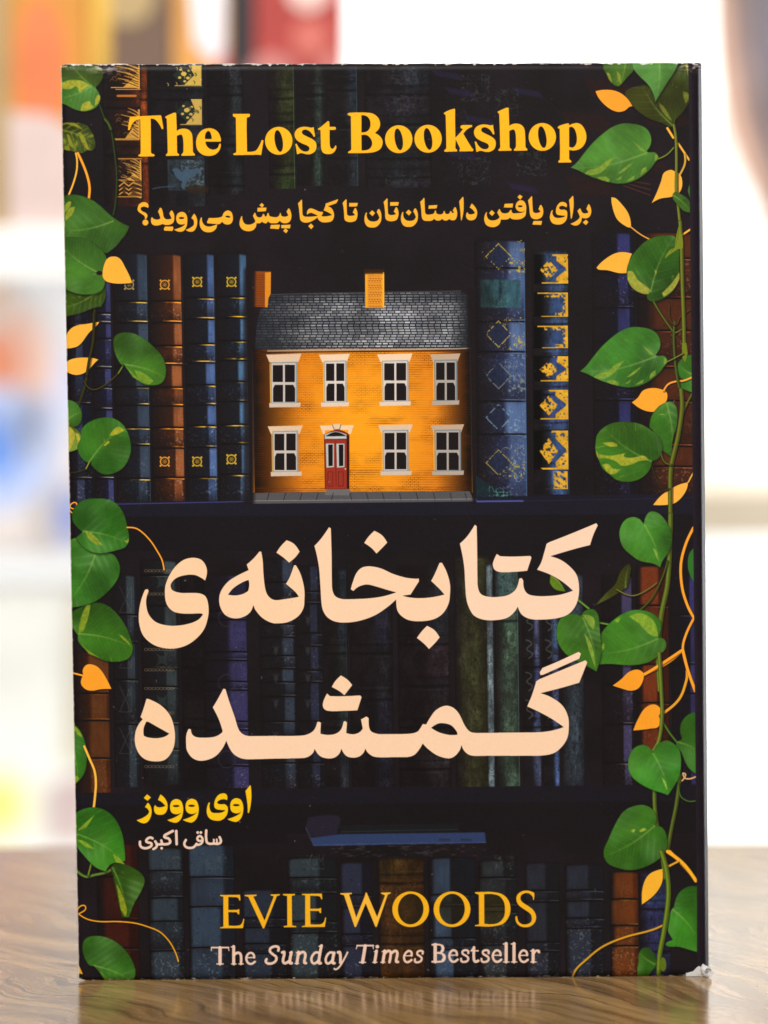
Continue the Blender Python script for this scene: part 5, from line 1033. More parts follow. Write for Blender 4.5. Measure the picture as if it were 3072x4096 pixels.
def small(k, ch, x, base, w, xh, sh=0.0):
    ws = {'T': 1.28, 'h': 1.04, 'e': .92, 'S': .9, 'u': 1.0, 'n': .96, 'd': .98, 'a': .9, 'y': .95, 'i': .42, 'm': 1.36, 's': .7, 'B': 1.02, 't': .64, 'l': .46, 'r': .72}[ch]
    for pts, wd in ALPH[ch]:
        P = [(x + (px_ / ws) * w + sh * py_ * xh, base - py_ * xh, False) for px_, py_ in pts]
        Q = k.T(smooth(P, False, 5))
        put(strokeT(Q, k.k(wd * xh) * 1.14), SB, .97)
for ch, x, w in (('T', -42, 205), ('h', 192, 152), ('e', 358, 132)): small(W1, ch, x, 952, w, 142)
for ch, x, w in (('S', 600, 140), ('u', 782, 138), ('n', 952, 140), ('d', 1130, 138), ('a', 1306, 124), ('y', 1452, 120)): small(W1, ch, x, 944, w, 144, .16)
for ch, x, w in (('T', 262, 196), ('i', 478, 58), ('m', 572, 215), ('e', 832, 122), ('s', 975, 100)): small(W2, ch, x, 930, w, 144, .16)
for ch, x, w in (('B', 265, 158), ('e', 455, 128), ('s', 603, 108), ('t', 728, 96), ('s', 848, 108), ('e', 976, 130), ('l', 1118, 74), ('l', 1212, 74), ('e', 1296, 128), ('r', 1444, 108)): small(W3, ch, x, 926, w, 148)

IMG[:] = np.clip((IMG - .024) / (1 - .024), 0, 1)
# ------------------------------------------------------------------ wear: specks, rubbed corners, scratches, print grain
r = np.random.default_rng(33)
for i in range(240):
    x, y = r.random() * TW, r.random() * TH; a = r.random()
    put(strokeT(np.array([[x, y], [x + r.normal() * 2.2 * a, y + r.normal() * 2.2 * a]]), .9 + 1.3 * a * a), (170, 158, 148), .15 + .55 * r.random() ** 2)
for i in range(26):
    x, y = r.random() * TW, r.random() * TH; an = r.random() * 6.3; l = 10 + 50 * r.random()
    put(strokeT(np.array([[x, y], [x + l * math.cos(an), y + l * math.sin(an)]]), .8), (120, 108, 104), .18)
Yc, Xc = np.mgrid[0:TH, 0:TW].astype(np.float32)
# plain band beside the spine, where the picture stops
art = toT([(2752, 300), (2788, 3850)])
lim = art[0][0] + (Yc - art[0][1]) * (art[1][0] - art[0][0]) / (art[1][1] - art[0][1])
a = np.clip((Xc - lim) / 1.5, 0, 1)[..., None]
IMG[:] = IMG * (1 - a) + (np.array([31, 25, 34], np.float32) / 255 + (NF[3][..., None] - .5) * .03) * a
# rubbed white paper along the trimmed edges
def rub(dist, wmax, sd, thr, seedscale=22):
    n = noise(TH, TW, seedscale, seedscale, sd, 4)
    return np.clip((wmax * np.clip((n - thr) * 3.2, 0, 1) - dist) / 1.3, 0, 1)
wear = np.clip((1.5 + 4.5 * np.clip((noise(TH, TW, 9, 9, 401, 3) - .5) * 3, 0, 1) - Yc) / 1.2, 0, 1) * .85
wear += np.clip((2.4 + 3.4 * np.clip((noise(TH, TW, 8, 8, 402, 3) - .52) * 4, 0, 1) - (TH - Yc)) / 1.2, 0, 1) * (.35 + .6 * np.clip((noise(TH, TW, 14, 14, 410, 2) - .5) * 5, 0, 1))
wear += np.clip((1.6 + 1.2 * np.clip((noise(TH, TW, 7, 7, 403, 3) - .5) * 3, 0, 1) - Xc) / 1.2, 0, 1) * .75
wear += np.clip((noise(TH, TW, 12, 6, 405, 3) - .36) * 4, 0, 1) * np.exp(-(((Xc - 96) / 34) ** 2 + ((Yc - 2) / 15) ** 2)) * .95
wear += np.clip((noise(TH, TW, 9, 5, 409, 3) - .45) * 4, 0, 1) * np.exp(-((Xc / 30) ** 2 + (Yc / 10) ** 2)) * .8
wear += np.clip((noise(TH, TW, 7, 4, 406, 3) - .47) * 5, 0, 1) * np.exp(-(((TW - Xc - 15) / 42) ** 2 + ((Yc - 3) / 13) ** 2)) * .8
wear = np.clip(wear, 0, 1)[..., None]
IMG[:] = IMG * (1 - wear) + np.array([226, 216, 208], np.float32) / 255 * wear
IMG += ((NF[1] - .5) * .016)[..., None] + (rng.normal(0, .010, (TH, TW, 3))).astype(np.float32)
IMG[:] = np.clip(IMG, 0, 1)

# ------------------------------------------------------------------ materials
IMG[:] = np.clip(IMG, 0, 1)
img = bpy.data.images.new('cover_print', TW, TH, alpha=False)
buf = np.ones((TH, TW, 4), np.float32); buf[..., :3] = IMG[::-1]
img.pixels.foreach_set(buf.ravel()); img.update(); img.pack()

def cover_material():
    m, t, b = principled('printed_laminate', (.1, .1, .1), .42, .14)
    im = t.nodes.new('ShaderNodeTexImage'); im.image = img; im.interpolation = 'Linear'; im.extension = 'EXTEND'
    uv = t.nodes.new('ShaderNodeUVMap'); uv.uv_map = 'UVMap'
    t.links.new(uv.outputs['UV'], im.inputs['Vector']); t.links.new(im.outputs['Color'], b.inputs['Base Color'])
    tc = t.nodes.new('ShaderNodeTexCoord')
    n = t.nodes.new('ShaderNodeTexNoise'); n.inputs['Scale'].default_value = 1800; n.inputs['Detail'].default_value = 2
    n2 = t.nodes.new('ShaderNodeTexNoise'); n2.inputs['Scale'].default_value = 26; n2.inputs['Detail'].default_value = 4
    bp = t.nodes.new('ShaderNodeBump'); bp.inputs['Strength'].default_value = .10; bp.inputs['Distance'].default_value = .0002
    bp2 = t.nodes.new('ShaderNodeBump'); bp2.inputs['Strength'].default_value = .12; bp2.inputs['Distance'].default_value = .002
    t.links.new(tc.outputs['Object'], n.inputs['Vector']); t.links.new(tc.outputs['Object'], n2.inputs['Vector'])
    t.links.new(n.outputs['Fac'], bp.inputs['Height']); t.links.new(n2.outputs['Fac'], bp2.inputs['Height']); t.links.new(bp2.outputs['Normal'], bp.inputs['Normal'])
    t.links.new(bp.outputs['Normal'], b.inputs['Normal'])
    mr = t.nodes.new('ShaderNodeMapRange'); mr.inputs['To Min'].default_value = .36; mr.inputs['To Max'].default_value = .52
    t.links.new(n2.outputs['Fac'], mr.inputs['Value']); t.links.new(mr.outputs['Result'], b.inputs['Roughness'])
    return m

def wood_material():
    m, t, b = principled('glossy_wood_laminate', (.3, .2, .1), .17, .60)
    b.inputs['IOR'].default_value = 1.58
    N = t.nodes.new; L = t.links.new
    tc = N('ShaderNodeTexCoord'); mp = N('ShaderNodeMapping'); mp.inputs['Rotation'].default_value = (0, 0, math.radians(50)); 
    L(tc.outputs['Object'], mp.inputs['Vector'])
    # swirl: a slow noise bends the grain coordinates
    wn = N('ShaderNodeTexNoise'); wn.inputs['Scale'].default_value = 15; wn.inputs['Detail'].default_value = 1.5
    L(mp.outputs['Vector'], wn.inputs['Vector'])
    sx = N('ShaderNodeSeparateXYZ'); L(mp.outputs['Vector'], sx.inputs['Vector'])
    m1 = N('ShaderNodeMath'); m1.operation = 'MULTIPLY'; m1.inputs[1].default_value = 0.055; L(wn.outputs['Fac'], m1.inputs[0])
    ad = N('ShaderNodeMath'); ad.operation = 'ADD'; L(sx.outputs['Y'], ad.inputs[0]); L(m1.outputs[0], ad.inputs[1])
    cb = N('ShaderNodeCombineXYZ'); m2 = N('ShaderNodeMath'); m2.operation = 'MULTIPLY'; m2.inputs[1].default_value = .10; L(sx.outputs['X'], m2.inputs[0])
    L(m2.outputs[0], cb.inputs['X']); L(ad.outputs[0], cb.inputs['Y'])
    g = N('ShaderNodeTexNoise'); g.inputs['Scale'].default_value = 120; g.inputs['Detail'].default_value = 7; g.inputs['Roughness'].default_value = .66
    L(cb.outputs['Vector'], g.inputs['Vector'])
    r = N('ShaderNodeValToRGB'); e = r.color_ramp.elements
    e[0].position = .30; e[0].color = WOOD[0]; e[1].position = .72; e[1].color = WOOD[3]
    a = e.new(.42); a.color = WOOD[1]; c = e.new(.58); c.color = WOOD[2]
    L(g.outputs['Fac'], r.inputs['Fac'])
    # fine dark growth lines
    s2 = N('ShaderNodeMath'); s2.operation = 'MULTIPLY'; s2.inputs[1].default_value = 1100; L(ad.outputs[0], s2.inputs[0])
    n3 = N('ShaderNodeTexNoise'); n3.inputs['Scale'].default_value = 45; n3.inputs['Detail'].default_value = 3; L(mp.outputs['Vector'], n3.inputs['Vector'])
    m3 = N('ShaderNodeMath'); m3.operation = 'MULTIPLY_ADD'; m3.inputs[1].default_value = 7.0; L(n3.outputs['Fac'], m3.inputs[0]); L(s2.outputs[0], m3.inputs[2])
    sn = N('ShaderNodeMath'); sn.operation = 'SINE'; L(m3.outputs[0], sn.inputs[0])
    pr = N('ShaderNodeMapRange'); pr.inputs['From Min'].default_value = .90; pr.inputs['From Max'].default_value = 1.0; L(sn.outputs[0], pr.inputs['Value'])
    n4 = N('ShaderNodeTexNoise'); n4.inputs['Scale'].default_value = 22; n4.inputs['Detail'].default_value = 2; L(mp.outputs['Vector'], n4.inputs['Vector'])
    pm = N('ShaderNodeMapRange'); pm.inputs['From Min'].default_value = .42; pm.inputs['From Max'].default_value = .58; L(n4.outputs['Fac'], pm.inputs['Value'])
    ml = N('ShaderNodeMath'); ml.operation = 'MULTIPLY'; L(pr.outputs['Result'], ml.inputs[0]); L(pm.outputs['Result'], ml.inputs[1])
    mm = N('ShaderNodeMath'); mm.operation = 'MULTIPLY'; mm.inputs[1].default_value = .9; L(ml.outputs[0], mm.inputs[0])
    mx = N('ShaderNodeMix'); mx.data_type = 'RGBA'; L(mm.outputs[0], mx.inputs[0]); L(r.outputs['Color'], mx.inputs[6]); mx.inputs[7].default_value = (.055, .035, .02, 1)
    # fine fibres
    fb = N('ShaderNodeMapping'); fb.inputs['Scale'].default_value = (28, 620, 1); L(mp.outputs['Vector'], fb.inputs['Vector'])
    fn = N('ShaderNodeTexNoise'); fn.inputs['Scale'].default_value = 1; fn.inputs['Detail'].default_value = 3; L(fb.outputs['Vector'], fn.inputs['Vector'])
    fr = N('ShaderNodeMapRange'); fr.inputs['To Min'].default_value = .55; fr.inputs['To Max'].default_value = 1.42; L(fn.outputs['Fac'], fr.inputs['Value'])
    fx = N('ShaderNodeVectorMath'); fx.operation = 'SCALE'; L(mx.outputs[2], fx.inputs[0]); L(fr.outputs['Result'], fx.inputs['Scale'])
    L(fx.outputs['Vector'], b.inputs['Base Color'])
    bp = N('ShaderNodeBump'); bp.inputs['Strength'].default_value = .04; bp.inputs['Distance'].default_value = .0004; L(g.outputs['Fac'], bp.inputs['Height']); L(bp.outputs['Normal'], b.inputs['Normal'])
    return m
WOOD = ((.085, .042, .018, 1), (.225, .128, .052, 1), (.40, .245, .100, 1), (.54, .36, .15, 1))

M_cover = cover_material(); M_wood = wood_material()
M_paper = speckled('page_paper', (.78, .74, .66), .8, .05, 300)
M_dark = speckled('dark_laminate', (.014, .010, .016), .35, .2, 60, .5)
M_film = principled('torn_clear_film', (.88, .87, .86), .6, .4)[0]
M_film.node_tree.nodes['Principled BSDF'].inputs['Transmission Weight'].default_value = .35
M_wall = speckled('white_wall', (.86, .86, .85), .7, .02, 6)

# ------------------------------------------------------------------ setting
bm = bmesh.new(); box(bm, (0.1, 1.01, 0.3), (5.0, 0.1, 3.0)); tag(from_bm('wall', bm, M_wall), kind='structure')

bm = bmesh.new(); box(bm, (0.07, -0.195, -0.0125), (1.5, 0.79, 0.025), .004)
tag(from_bm('table', bm, M_wood, smooth=False), 'glossy brown wood-grain table top the paperback stands on', 'table')

# ------------------------------------------------------------------ the book
BW, BH, SH, TH_ = 0.14565375, 0.21, -0.00219435, 0.024
RS = 0.0015                                                   # rounding where cover turns into spine
book_root = tag(empty('paperback_book', (BW / 2, TH_ / 2, 0)), 'upright dark paperback with a yellow house, old books and green leaves on its cover', 'book')
off = Vector(book_root.location)

def wob(x, z):                                                # a soft cover is never dead flat
    return -0.00035 * math.sin(z / BH * 3.0 + .4) * math.sin(x / BW * 2.6) - 0.00012 * math.sin(x * 130 + z * 40)
def crease(x):                                                # hinge line pressed beside the spine
    return 0.00016 * math.exp(-((x - (BW - .0072)) / .0007) ** 2)
rn = random.Random(11)
def sheet(name, mat, front=True):
    NX, NZ = 90, 120; bm = bmesh.new(); uvl = bm.loops.layers.uv.new('UVMap')
    topj = [rn.uniform(-.00012, .00006) * (1 + 1.2 * (rn.random() < .1)) for _ in range(NX + 1)]
    botj = [rn.uniform(0, .00014) for _ in range(NX + 1)]
    def pos(i, j, back):
        s = i / NX; z = j / NZ * BH
        if j == NZ: z += topj[i]
        if j == 0: z += botj[i]
        xs = s * BW
        c = .0
        if i == 0 and j in (0, NZ): z += (.0005 if j == 0 else -.0004)
        if xs > BW - RS: th = math.asin(min(1, (xs - (BW - RS)) / RS)); y = RS * (1 - math.cos(th))
        else: y = 0
        t = .00035 if back else 0
        x = xs + SH * z / BH - (t if xs > BW - RS else 0)
        if not front: return (x, TH_ - y * 1 - (t), z)
        return (x, y + wob(xs, z) * (1 if xs < BW - RS else 0) + crease(xs) + t, z)
    V = [[[bm.verts.new(Vector(pos(i, j, b)) - off) for j in range(NZ + 1)] for i in range(NX + 1)] for b in (0, 1)]
    uvof = {}
    for b in (0, 1):
        for i in range(NX + 1):
            for j in range(NZ + 1): uvof[V[b][i][j]] = (i / NX, (V[b][i][j].co.z + off.z) / BH)
    for b in (0, 1):
        for i in range(NX):
            for j in range(NZ):
                q = (V[b][i][j], V[b][i + 1][j], V[b][i + 1][j + 1], V[b][i][j + 1])
                fc = bm.faces.new(q if (b == 0) == front else q[::-1]); fc.material_index = 0 if b == 0 else 1; fc.smooth = True
                for l in fc.loops: l[uvl].uv = uvof[l.vert]
    edge = [(i, 0) for i in range(NX + 1)] + [(NX, j) for j in range(1, NZ + 1)] + [(i, NZ) for i in range(NX - 1, -1, -1)] + [(0, j) for j in range(NZ - 1, 0, -1)]
    for a, b2 in zip(edge, edge[1:] + edge[:1]):
        fc = bm.faces.new((V[0][b2[0]][b2[1]], V[0][a[0]][a[1]], V[1][a[0]][a[1]], V[1][b2[0]][b2[1]])) if front else bm.faces.new((V[0][a[0]][a[1]], V[0][b2[0]][b2[1]], V[1][b2[0]][b2[1]], V[1][a[0]][a[1]]))
        fc.material_index = 1
    return from_bm(name, bm, [mat, M_paper], book_root)
sheet('front_cover', M_cover)
sheet('back_cover', M_dark, front=False)
# spine: joins the two rounded edges
bm = bmesh.new(); NZ = 60
prof = [(BW - .00002, RS + .0001), (BW + .0001, TH_ * .35), (BW + .00012, TH_ * .65), (BW - .00002, TH_ - RS - .0001)]
rows = [[bm.verts.new(Vector((x + SH * (j / NZ) + k, y, j / NZ * BH)) - off) for (x, y) in prof] for k in (0, -.0004) for j in range(NZ + 1)]
F, B = rows[:NZ + 1], rows[NZ + 1:]
for j in range(NZ):
    for i in range(3):
        bm.faces.new((F[j][i], F[j][i + 1], F[j + 1][i + 1], F[j + 1][i])); bm.faces.new((B[j][i], B[j + 1][i], B[j + 1][i + 1], B[j][i + 1]))
    bm.faces.new((F[j][0], F[j + 1][0], B[j + 1][0], B[j][0])); bm.faces.new((F[j][3], B[j][3], B[j + 1][3], F[j + 1][3]))
for i in range(3): bm.faces.new((F[0][i], B[0][i], B[0][i + 1], F[0][i + 1])); bm.faces.new((F[NZ][i], F[NZ][i + 1], B[NZ][i + 1], B[NZ][i]))
bmesh.ops.recalc_face_normals(bm, faces=bm.faces)
from_bm('spine', bm, M_dark, book_root, True)
# block of pages
bm = bmesh.new(); box(bm, (0, 0, BH / 2), (BW - .0035, TH_ - .0022, BH - .0016))
for v in bm.verts: v.co.x += SH * (v.co.z / BH) - .0006
from_bm('page_block', bm, M_paper, book_root)
# the laminate film has come off the bottom corner and rolled up
bm = bmesh.new(); prev = None; NS = 34
P = [(BW - .0055, -.0003, .0001), (BW - .0035, -.0005, .0004), (BW - .0016, -.0008, .0005)]
cx, cz = BW - .0006, .0013
for i in range(NS):
    a = -2.35 + i / (NS - 1) * 7.0; rr = .0010 - .0004 * i / NS
    P.append((cx + rr * math.cos(a), -.0013 - .0004 * math.sin(a * .5), cz + rr * 1.15 * math.sin(a)))
for i, (x, y, z) in enumerate(P):
    wv = .0006 * math.sin(i * .9); d = .0013 if i > 2 else .0007
    a, b_ = bm.verts.new(Vector((x, y - d * .5 + wv * .3, max(z, .00012))) - off), bm.verts.new(Vector((x - .0009 * min(i, 3) / 3, y + d * .4, max(z + .0006 + wv * .4, .0002))) - off)
    if prev: bm.faces.new((prev[0], a, b_, prev[1]))
    prev = (a, b_)
fl = from_bm('peeled_film', bm, M_film, book_root, True)
so = fl.modifiers.new('thickness', 'SOLIDIFY'); so.thickness = .00012
bm = bmesh.new()                                              # pale flap of paper fibres under the roll
pts = [(BW - .0056, .0001), (BW - .0040, .0011), (BW - .0030, .0022), (BW - .0025, .0025), (BW - .0019, .0021), (BW - .0010, .0016), (BW + .0002, .0009), (BW - .0003, .0001)]
f1 = [bm.verts.new(Vector((x, -.0007 - .12 * z, z)) - off) for x, z in pts]; f2 = [bm.verts.new(Vector((x, -.0004 - .12 * z, z)) - off) for x, z in pts]
bm.faces.new(f1); bm.faces.new(f2[::-1])
for i in range(len(pts)): bm.faces.new((f1[(i + 1) % len(pts)], f1[i], f2[i], f2[(i + 1) % len(pts)]))
bmesh.ops.recalc_face_normals(bm, faces=bm.faces)
from_bm('torn_flap', bm, M_film, book_root)

# ------------------------------------------------------------------ out-of-focus display wall behind
def oval(cx, cz, rx, rz, n=20): return [(cx + rx * math.cos(2 * math.pi * i / n), cz + rz * math.sin(2 * math.pi * i / n)) for i in range(n)]
def shown_book(name, x0, x1, z0, z1, y, t, col, label, prints=(), spine_out=False):
    """A displayed book. Face-out: cover towards us, thin. Spine-out: spine towards us, deep."""
    cx = (x0 + x1) / 2
    root = tag(empty(name, (cx, y, z0)), label, 'book'); k = .0012
    mat = speckled(name + '_cover', col, .45, .08, 18)
    if spine_out: parts = (('spine', x0, x1, z0, z1, 0, .0015, mat), ('front_cover', x0, x0 + k, z0, z1, .0016, t, mat), ('back_cover', x1 - k, x1, z0, z1, .0016, t, mat), ('page_block', x0 + k + .0002, x1 - k - .0002, z0 + .001, z1 - .003, .0018, t - .004, M_paper))
    else: parts = (('front_cover', x0, x1, z0, z1, 0, .002, mat), ('page_block', x0 + .002, x1 - .003, z0 + .0008, z1 - .003, .0021, t - .0044, M_paper), ('back_cover', x0, x1, z0, z1, t - .002, .002, mat))
    for nm, a, b, c, d, yy, tt, mt in parts:
        bm = bmesh.new(); box(bm, ((a + b) / 2 - cx, yy + tt / 2, (c + d) / 2 - z0), (b - a, tt, d - c), min(.0005, (b - a) * .2)); from_bm(nm, bm, mt, root)
    for j, (nm, outl, pc) in enumerate(prints):
        plate(nm, [(a - cx, b - z0) for a, b in outl], -.00015 * (j + 1), .0004, speckled(name + '_' + nm, pc, .5, .1, 25), root)
    return root
def soft_oval(cx, cz, rx, rz, inner, outer, nm, n=4):
    """A printed blob that fades into its ground: nested rings, one tone each."""
    return [(nm, oval(cx, cz, rx * (1 - i / n), rz * (1 - i / n)), tuple(o_ + (i_ - o_) * (i + 1) / n for i_, o_ in zip(inner, outer))) for i in range(n)]
M_shelf = speckled('white_shelf', (.84, .84, .83), .5, .02, 8); M_beige = speckled('beige_board_edge', (.52, .45, .34), .6, .06, 14)
def shelf(x0, x1, y0, ztop, th, mat, label):
    bm = bmesh.new(); box(bm, ((x0 + x1) / 2, (y0 + .96) / 2, ztop - th / 2), (x1 - x0, .96 - y0, th), .0012)
    return tag(from_bm('wall_shelf', bm, mat), label, 'shelf', 'wall shelves behind the book')
shelf(-.45, 0.0714, 0.494, 0.1783, .020, M_shelf, 'white shelf carrying the row of orange, brown and red spines, upper left')
shelf(-.45, -0.0197, 0.85, 0.0309, .012, M_shelf, 'white shelf under the orange and blue figure cover, left')
shelf(-.45, 0.1163, 0.85, -0.1051, .012, M_shelf, 'lowest white shelf at left, just above the table edge')
shelf(0.1441, .55, 0.62, 0.0736, 0.0182, M_beige, 'thick beige shelf edge on the white wall, right of the book')
shown_book('displayed_book', -0.0631, -0.0258, 0.1783, 0.3107, 0.5, 0.13, (0.62, 0.26, 0.04), 'blurred orange and pink spine at the far upper left, leftmost of its row', [('printed_panel', [(-0.0336, 0.2353), (-0.0345, 0.2462), (-0.0371, 0.2549), (-0.0409, 0.2598), (-0.045, 0.2598), (-0.0488, 0.2549), (-0.0514, 0.2462), (-0.0523, 0.2353), (-0.0514, 0.2244), (-0.0488, 0.2156), (-0.045, 0.2108), (-0.0409, 0.2108), (-0.0371, 0.2156), (-0.0345, 0.2244)], (0.74, 0.2, 0.07)), ('printed_field', [(-0.061, 0.1786), (-0.0275, 0.1786), (-0.0275, 0.2101), (-0.0393, 0.2185), (-0.061, 0.2202)], (0.66, 0.52, 0.49)), ('printed_stripe', [(-0.0624, 0.1786), (-0.055, 0.1786), (-0.0543, 0.3074), (-0.0624, 0.3074)], (0.4, 0.28, 0.13))], True)
shown_book('displayed_book', -0.0252, 0.0043, 0.1783, 0.2973, 0.5, 0.13, (0.155, 0.095, 0.065), 'blurred brown spine between the orange one and the yellow and white one', [('printed_patch', [(-0.0014, 0.2611), (-0.0024, 0.2657), (-0.0052, 0.2695), (-0.0092, 0.2716), (-0.0137, 0.2716), (-0.0177, 0.2695), (-0.0205, 0.2657), (-0.0215, 0.2611), (-0.0205, 0.2564), (-0.0177, 0.2527), (-0.0137, 0.2506), (-0.0092, 0.2506), (-0.0052, 0.2527), (-0.0024, 0.2564)], (0.42, 0.3, 0.14)), ('printed_stripe', [(-0.0248, 0.1786), (-0.0188, 0.1786), (-0.0175, 0.2956), (-0.0248, 0.2956)], (0.72, 0.42, 0.06))], True)
shown_book('displayed_book', 0.005, 0.0248, 0.1783, 0.3107, 0.5, 0.13, (0.68, 0.32, 0.08), 'blurred yellow, white and red spine next to the black one, upper left', [('printed_field', [(0.0127, 0.2437), (0.0228, 0.2336), (0.0244, 0.3074), (0.008, 0.3074)], (0.84, 0.83, 0.9)), ('printed_patch', [(0.0161, 0.1786), (0.0244, 0.1786), (0.0244, 0.2437), (0.0208, 0.237)], (0.74, 0.15, 0.1))], True)
shown_book('displayed_book', 0.0255, 0.0335, 0.1783, 0.304, 0.5, 0.13, (0.022, 0.026, 0.034), 'blurred narrow black spine left of the red one', [], True)
shown_book('displayed_book', 0.0342, 0.067, 0.1783, 0.3107, 0.5, 0.13, (0.40, 0.050, 0.042), 'blurred red spine with pale pink circles, rightmost on the upper shelf', [('printed_circle', [(0.0617, 0.2638), (0.0609, 0.2673), (0.0586, 0.2701), (0.0554, 0.2716), (0.0518, 0.2716), (0.0486, 0.2701), (0.0464, 0.2673), (0.0456, 0.2638), (0.0464, 0.2603), (0.0486, 0.2575), (0.0518, 0.2559), (0.0554, 0.2559), (0.0586, 0.2575), (0.0609, 0.2603)], (0.8, 0.55, 0.5)), ('printed_circle', [(0.0489, 0.2319), (0.0481, 0.2357), (0.0456, 0.2387), (0.0421, 0.2404), (0.0383, 0.2404), (0.0348, 0.2387), (0.0324, 0.2357), (0.0315, 0.2319), (0.0324, 0.2281), (0.0348, 0.2251), (0.0383, 0.2234), (0.0421, 0.2234), (0.0456, 0.2251), (0.0481, 0.2281)], (0.62, 0.24, 0.22)), ('printed_circle', [(0.061, 0.2453), (0.0603, 0.2485), (0.0585, 0.2511), (0.0558, 0.2525), (0.0528, 0.2525), (0.0501, 0.2511), (0.0482, 0.2485), (0.0476, 0.2453), (0.0482, 0.2421), (0.0501, 0.2396), (0.0528, 0.2381), (0.0558, 0.2381), (0.0585, 0.2396), (0.0603, 0.2421)], (0.6, 0.15, 0.12)), ('printed_circle', [(0.0667, 0.2343), (0.0663, 0.2369), (0.065, 0.239), (0.0633, 0.2402), (0.0614, 0.2402), (0.0596, 0.239), (0.0584, 0.2369), (0.058, 0.2343), (0.0584, 0.2317), (0.0596, 0.2296), (0.0614, 0.2284), (0.0633, 0.2284), (0.065, 0.2296), (0.0663, 0.2317)], (0.62, 0.22, 0.2))], True)
shown_book('displayed_book', 0.1411, 0.2138, 0.0717, 0.327, 0.65, 0.03, (0.86, 0.86, 0.84), 'blurred white book with tan edge and faint gold marks, upper right', [('printed_stripe', [(0.1412, 0.2469), (0.1434, 0.2469), (0.1437, 0.3233), (0.1412, 0.3233)], (0.34, 0.22, 0.1)), ('printed_mark', [(0.1706, 0.2495), (0.1701, 0.2511), (0.1686, 0.2524), (0.1665, 0.2531), (0.1642, 0.2531), (0.1621, 0.2524), (0.1607, 0.2511), (0.1601, 0.2495), (0.1607, 0.2479), (0.1621, 0.2466), (0.1642, 0.2459), (0.1665, 0.2459), (0.1686, 0.2466), (0.1701, 0.2479)], (0.7, 0.6, 0.28)), ('printed_mark', [(0.2086, 0.2506), (0.2081, 0.2521), (0.2068, 0.2532), (0.2048, 0.2539), (0.2027, 0.2539), (0.2007, 0.2532), (0.1994, 0.2521), (0.1989, 0.2506), (0.1994, 0.2492), (0.2007, 0.248), (0.2027, 0.2473), (0.2048, 0.2473), (0.2068, 0.248), (0.2081, 0.2492)], (0.66, 0.56, 0.2)), ('printed_mark', [(0.1873, 0.2637), (0.1868, 0.2653), (0.1851, 0.2666), (0.1827, 0.2673), (0.1801, 0.2673), (0.1777, 0.2666), (0.176, 0.2653), (0.1754, 0.2637), (0.176, 0.262), (0.1777, 0.2607), (0.1801, 0.26), (0.1827, 0.26), (0.1851, 0.2607), (0.1868, 0.262)], (0.74, 0.66, 0.4)), ('printed_mark', [(0.2127, 0.2719), (0.2123, 0.2735), (0.2111, 0.2748), (0.2095, 0.2755), (0.2077, 0.2755), (0.206, 0.2748), (0.2049, 0.2735), (0.2045, 0.2719), (0.2049, 0.2702), (0.206, 0.2689), (0.2077, 0.2682), (0.2095, 0.2682), (0.2111, 0.2689), (0.2123, 0.2702)], (0.7, 0.52, 0.3)), ('printed_mark', [(0.1982, 0.2432), (0.1974, 0.2444), (0.1953, 0.2455), (0.1924, 0.2461), (0.189, 0.2461), (0.1861, 0.2455), (0.184, 0.2444), (0.1832, 0.2432), (0.184, 0.2419), (0.1861, 0.2408), (0.189, 0.2402), (0.1924, 0.2402), (0.1953, 0.2408), (0.1974, 0.2419)], (0.78, 0.72, 0.5))], False)
shown_book('displayed_book', -0.1388, -0.0419, 0.0309, 0.1734, 0.86, .03, (.86, .86, .87), 'blurred white book with an orange and blue figure at the left edge', [('printed_cream_field', [(-0.075, 0.099), (-0.0444, 0.1075), (-0.0444, 0.0318), (-0.1218, 0.0318), (-0.1218, 0.0564), (-0.0793, 0.0564)], (.80, .72, .68))] + soft_oval(-0.0644, 0.1096, 0.0179, 0.0255, (0.62, 0.66, 0.9), (0.84, 0.84, 0.87), 'printed_lilac_shape') + soft_oval(-0.0929, 0.1194, 0.0306, 0.0323, (0.78, 0.24, 0.1), (0.86, 0.76, 0.7), 'printed_orange_shape') + soft_oval(-0.092, 0.1509, 0.0094, 0.0153, (0.72, 0.46, 0.3), (0.85, 0.8, 0.76), 'printed_peach_shape') + soft_oval(-0.0942, 0.0798, 0.0323, 0.0298, (0.1, 0.28, 0.8), (0.72, 0.75, 0.86), 'printed_blue_shape') + soft_oval(-0.075, 0.0883, 0.0068, 0.0179, (0.2, 0.25, 0.38), (0.55, 0.58, 0.72), 'printed_slate_shape') + soft_oval(-0.0572, 0.0488, 0.0085, 0.017, (0.08, 0.16, 0.55), (0.7, 0.7, 0.78), 'printed_navy_shape'))  # all ovals, the grey-blue one too, are flat print
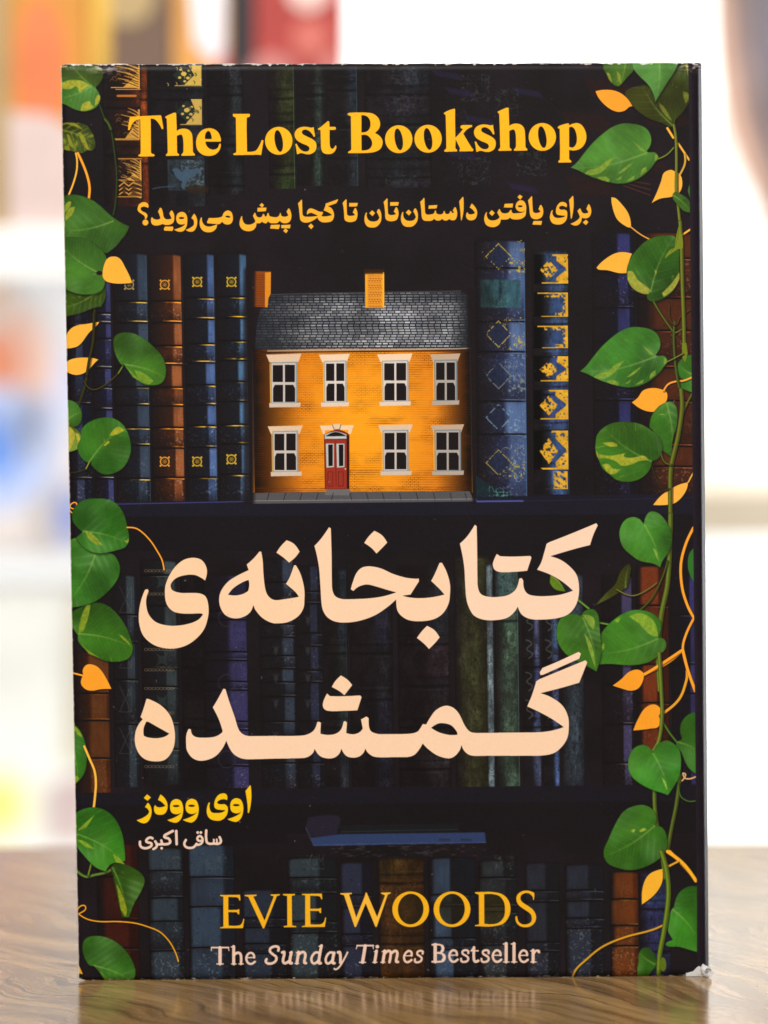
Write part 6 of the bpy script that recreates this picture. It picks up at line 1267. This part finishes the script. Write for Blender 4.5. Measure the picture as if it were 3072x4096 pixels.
shown_book('displayed_book', -0.1388, -0.0368, -0.1051, 0.0161, 0.86, .03, (.84, .82, .75), 'blurred cream book on the lowest left shelf', soft_oval(-0.092, -0.086, 0.017, 0.0187, (0.74, 0.7, 0.1), (0.84, 0.82, 0.68), 'printed_yellow_shape') + [('printed_pink_field', [(-0.0691, -0.103), (-0.0389, -0.103), (-0.0389, -0.069), (-0.0691, -0.0754)], (.56, .44, .42)), ('printed_tan_stripe', [(-0.0601, -0.0669), (-0.0389, -0.0669), (-0.0389, 0.0139), (-0.055, 0.0139)], (.62, .57, .42))])
pr = tag(empty('poster', (0.2877, 0.7, 0.0736)), 'blurred white poster with a dark brown curling shape at the right edge', 'poster')
bm = bmesh.new(); box(bm, (0, .004, 0.15), (0.1271, .006, 0.3), .0006); from_bm('sheet', bm, M_shelf, pr)
plate('printed_peach_shape', [(-0.0593, 0.2589), (-0.0655, 0.2396), (-0.0662, 0.1934), (-0.0647, 0.1703), (-0.0601, 0.1452), (-0.0539, 0.1298), (-0.047, 0.1163), (-0.0423, 0.1009), (-0.0231, 0.0894), (0.054, 0.0894), (0.054, 0.2589)], .0009, .0005, speckled('peach_print', (.44, .28, .21), .5, .1, 25), pr)
plate('printed_brown_shape', [(-0.0554, 0.2589), (-0.0593, 0.2049), (-0.0578, 0.1741), (-0.0524, 0.1471), (-0.0462, 0.1279), (-0.04, 0.1105), (-0.0231, 0.1009), (0.0501, 0.1009), (0.0501, 0.2589)], .0006, .0005, speckled('brown_print', (.18, .12, .105), .5, .2, 25), pr)
plate('printed_dark_shape', [(-0.0485, 0.2589), (-0.0524, 0.2049), (-0.0501, 0.178), (-0.0443, 0.151), (-0.0385, 0.1317), (-0.0231, 0.1202), (0.0463, 0.1202), (0.0463, 0.2589)], .0003, .0005, speckled('dark_print', (.10, .085, .10), .5, .2, 25), pr)
bm = bmesh.new(); prevv = None
for i in range(16):
    a = math.radians(70 + i * 12); c = (-0.0362 + 0.0116 * math.cos(a), 0.0855 + 0.0146 * math.sin(a)); n = (math.cos(a), math.sin(a)); w_ = .0016
    vv = [bm.verts.new((c[0] + n[0] * w_ * s, y_, c[1] + n[1] * w_ * s)) for s, y_ in ((-1, .0006), (1, .0006), (1, .0010), (-1, .0010))]
    if prevv:
        for k in range(4): bm.faces.new((prevv[k], prevv[(k + 1) % 4], vv[(k + 1) % 4], vv[k]))
    prevv = vv
bmesh.ops.recalc_face_normals(bm, faces=bm.faces)
from_bm('printed_curl', bm, speckled('curl_print', (.22, .18, .20), .5, .1, 25), pr)
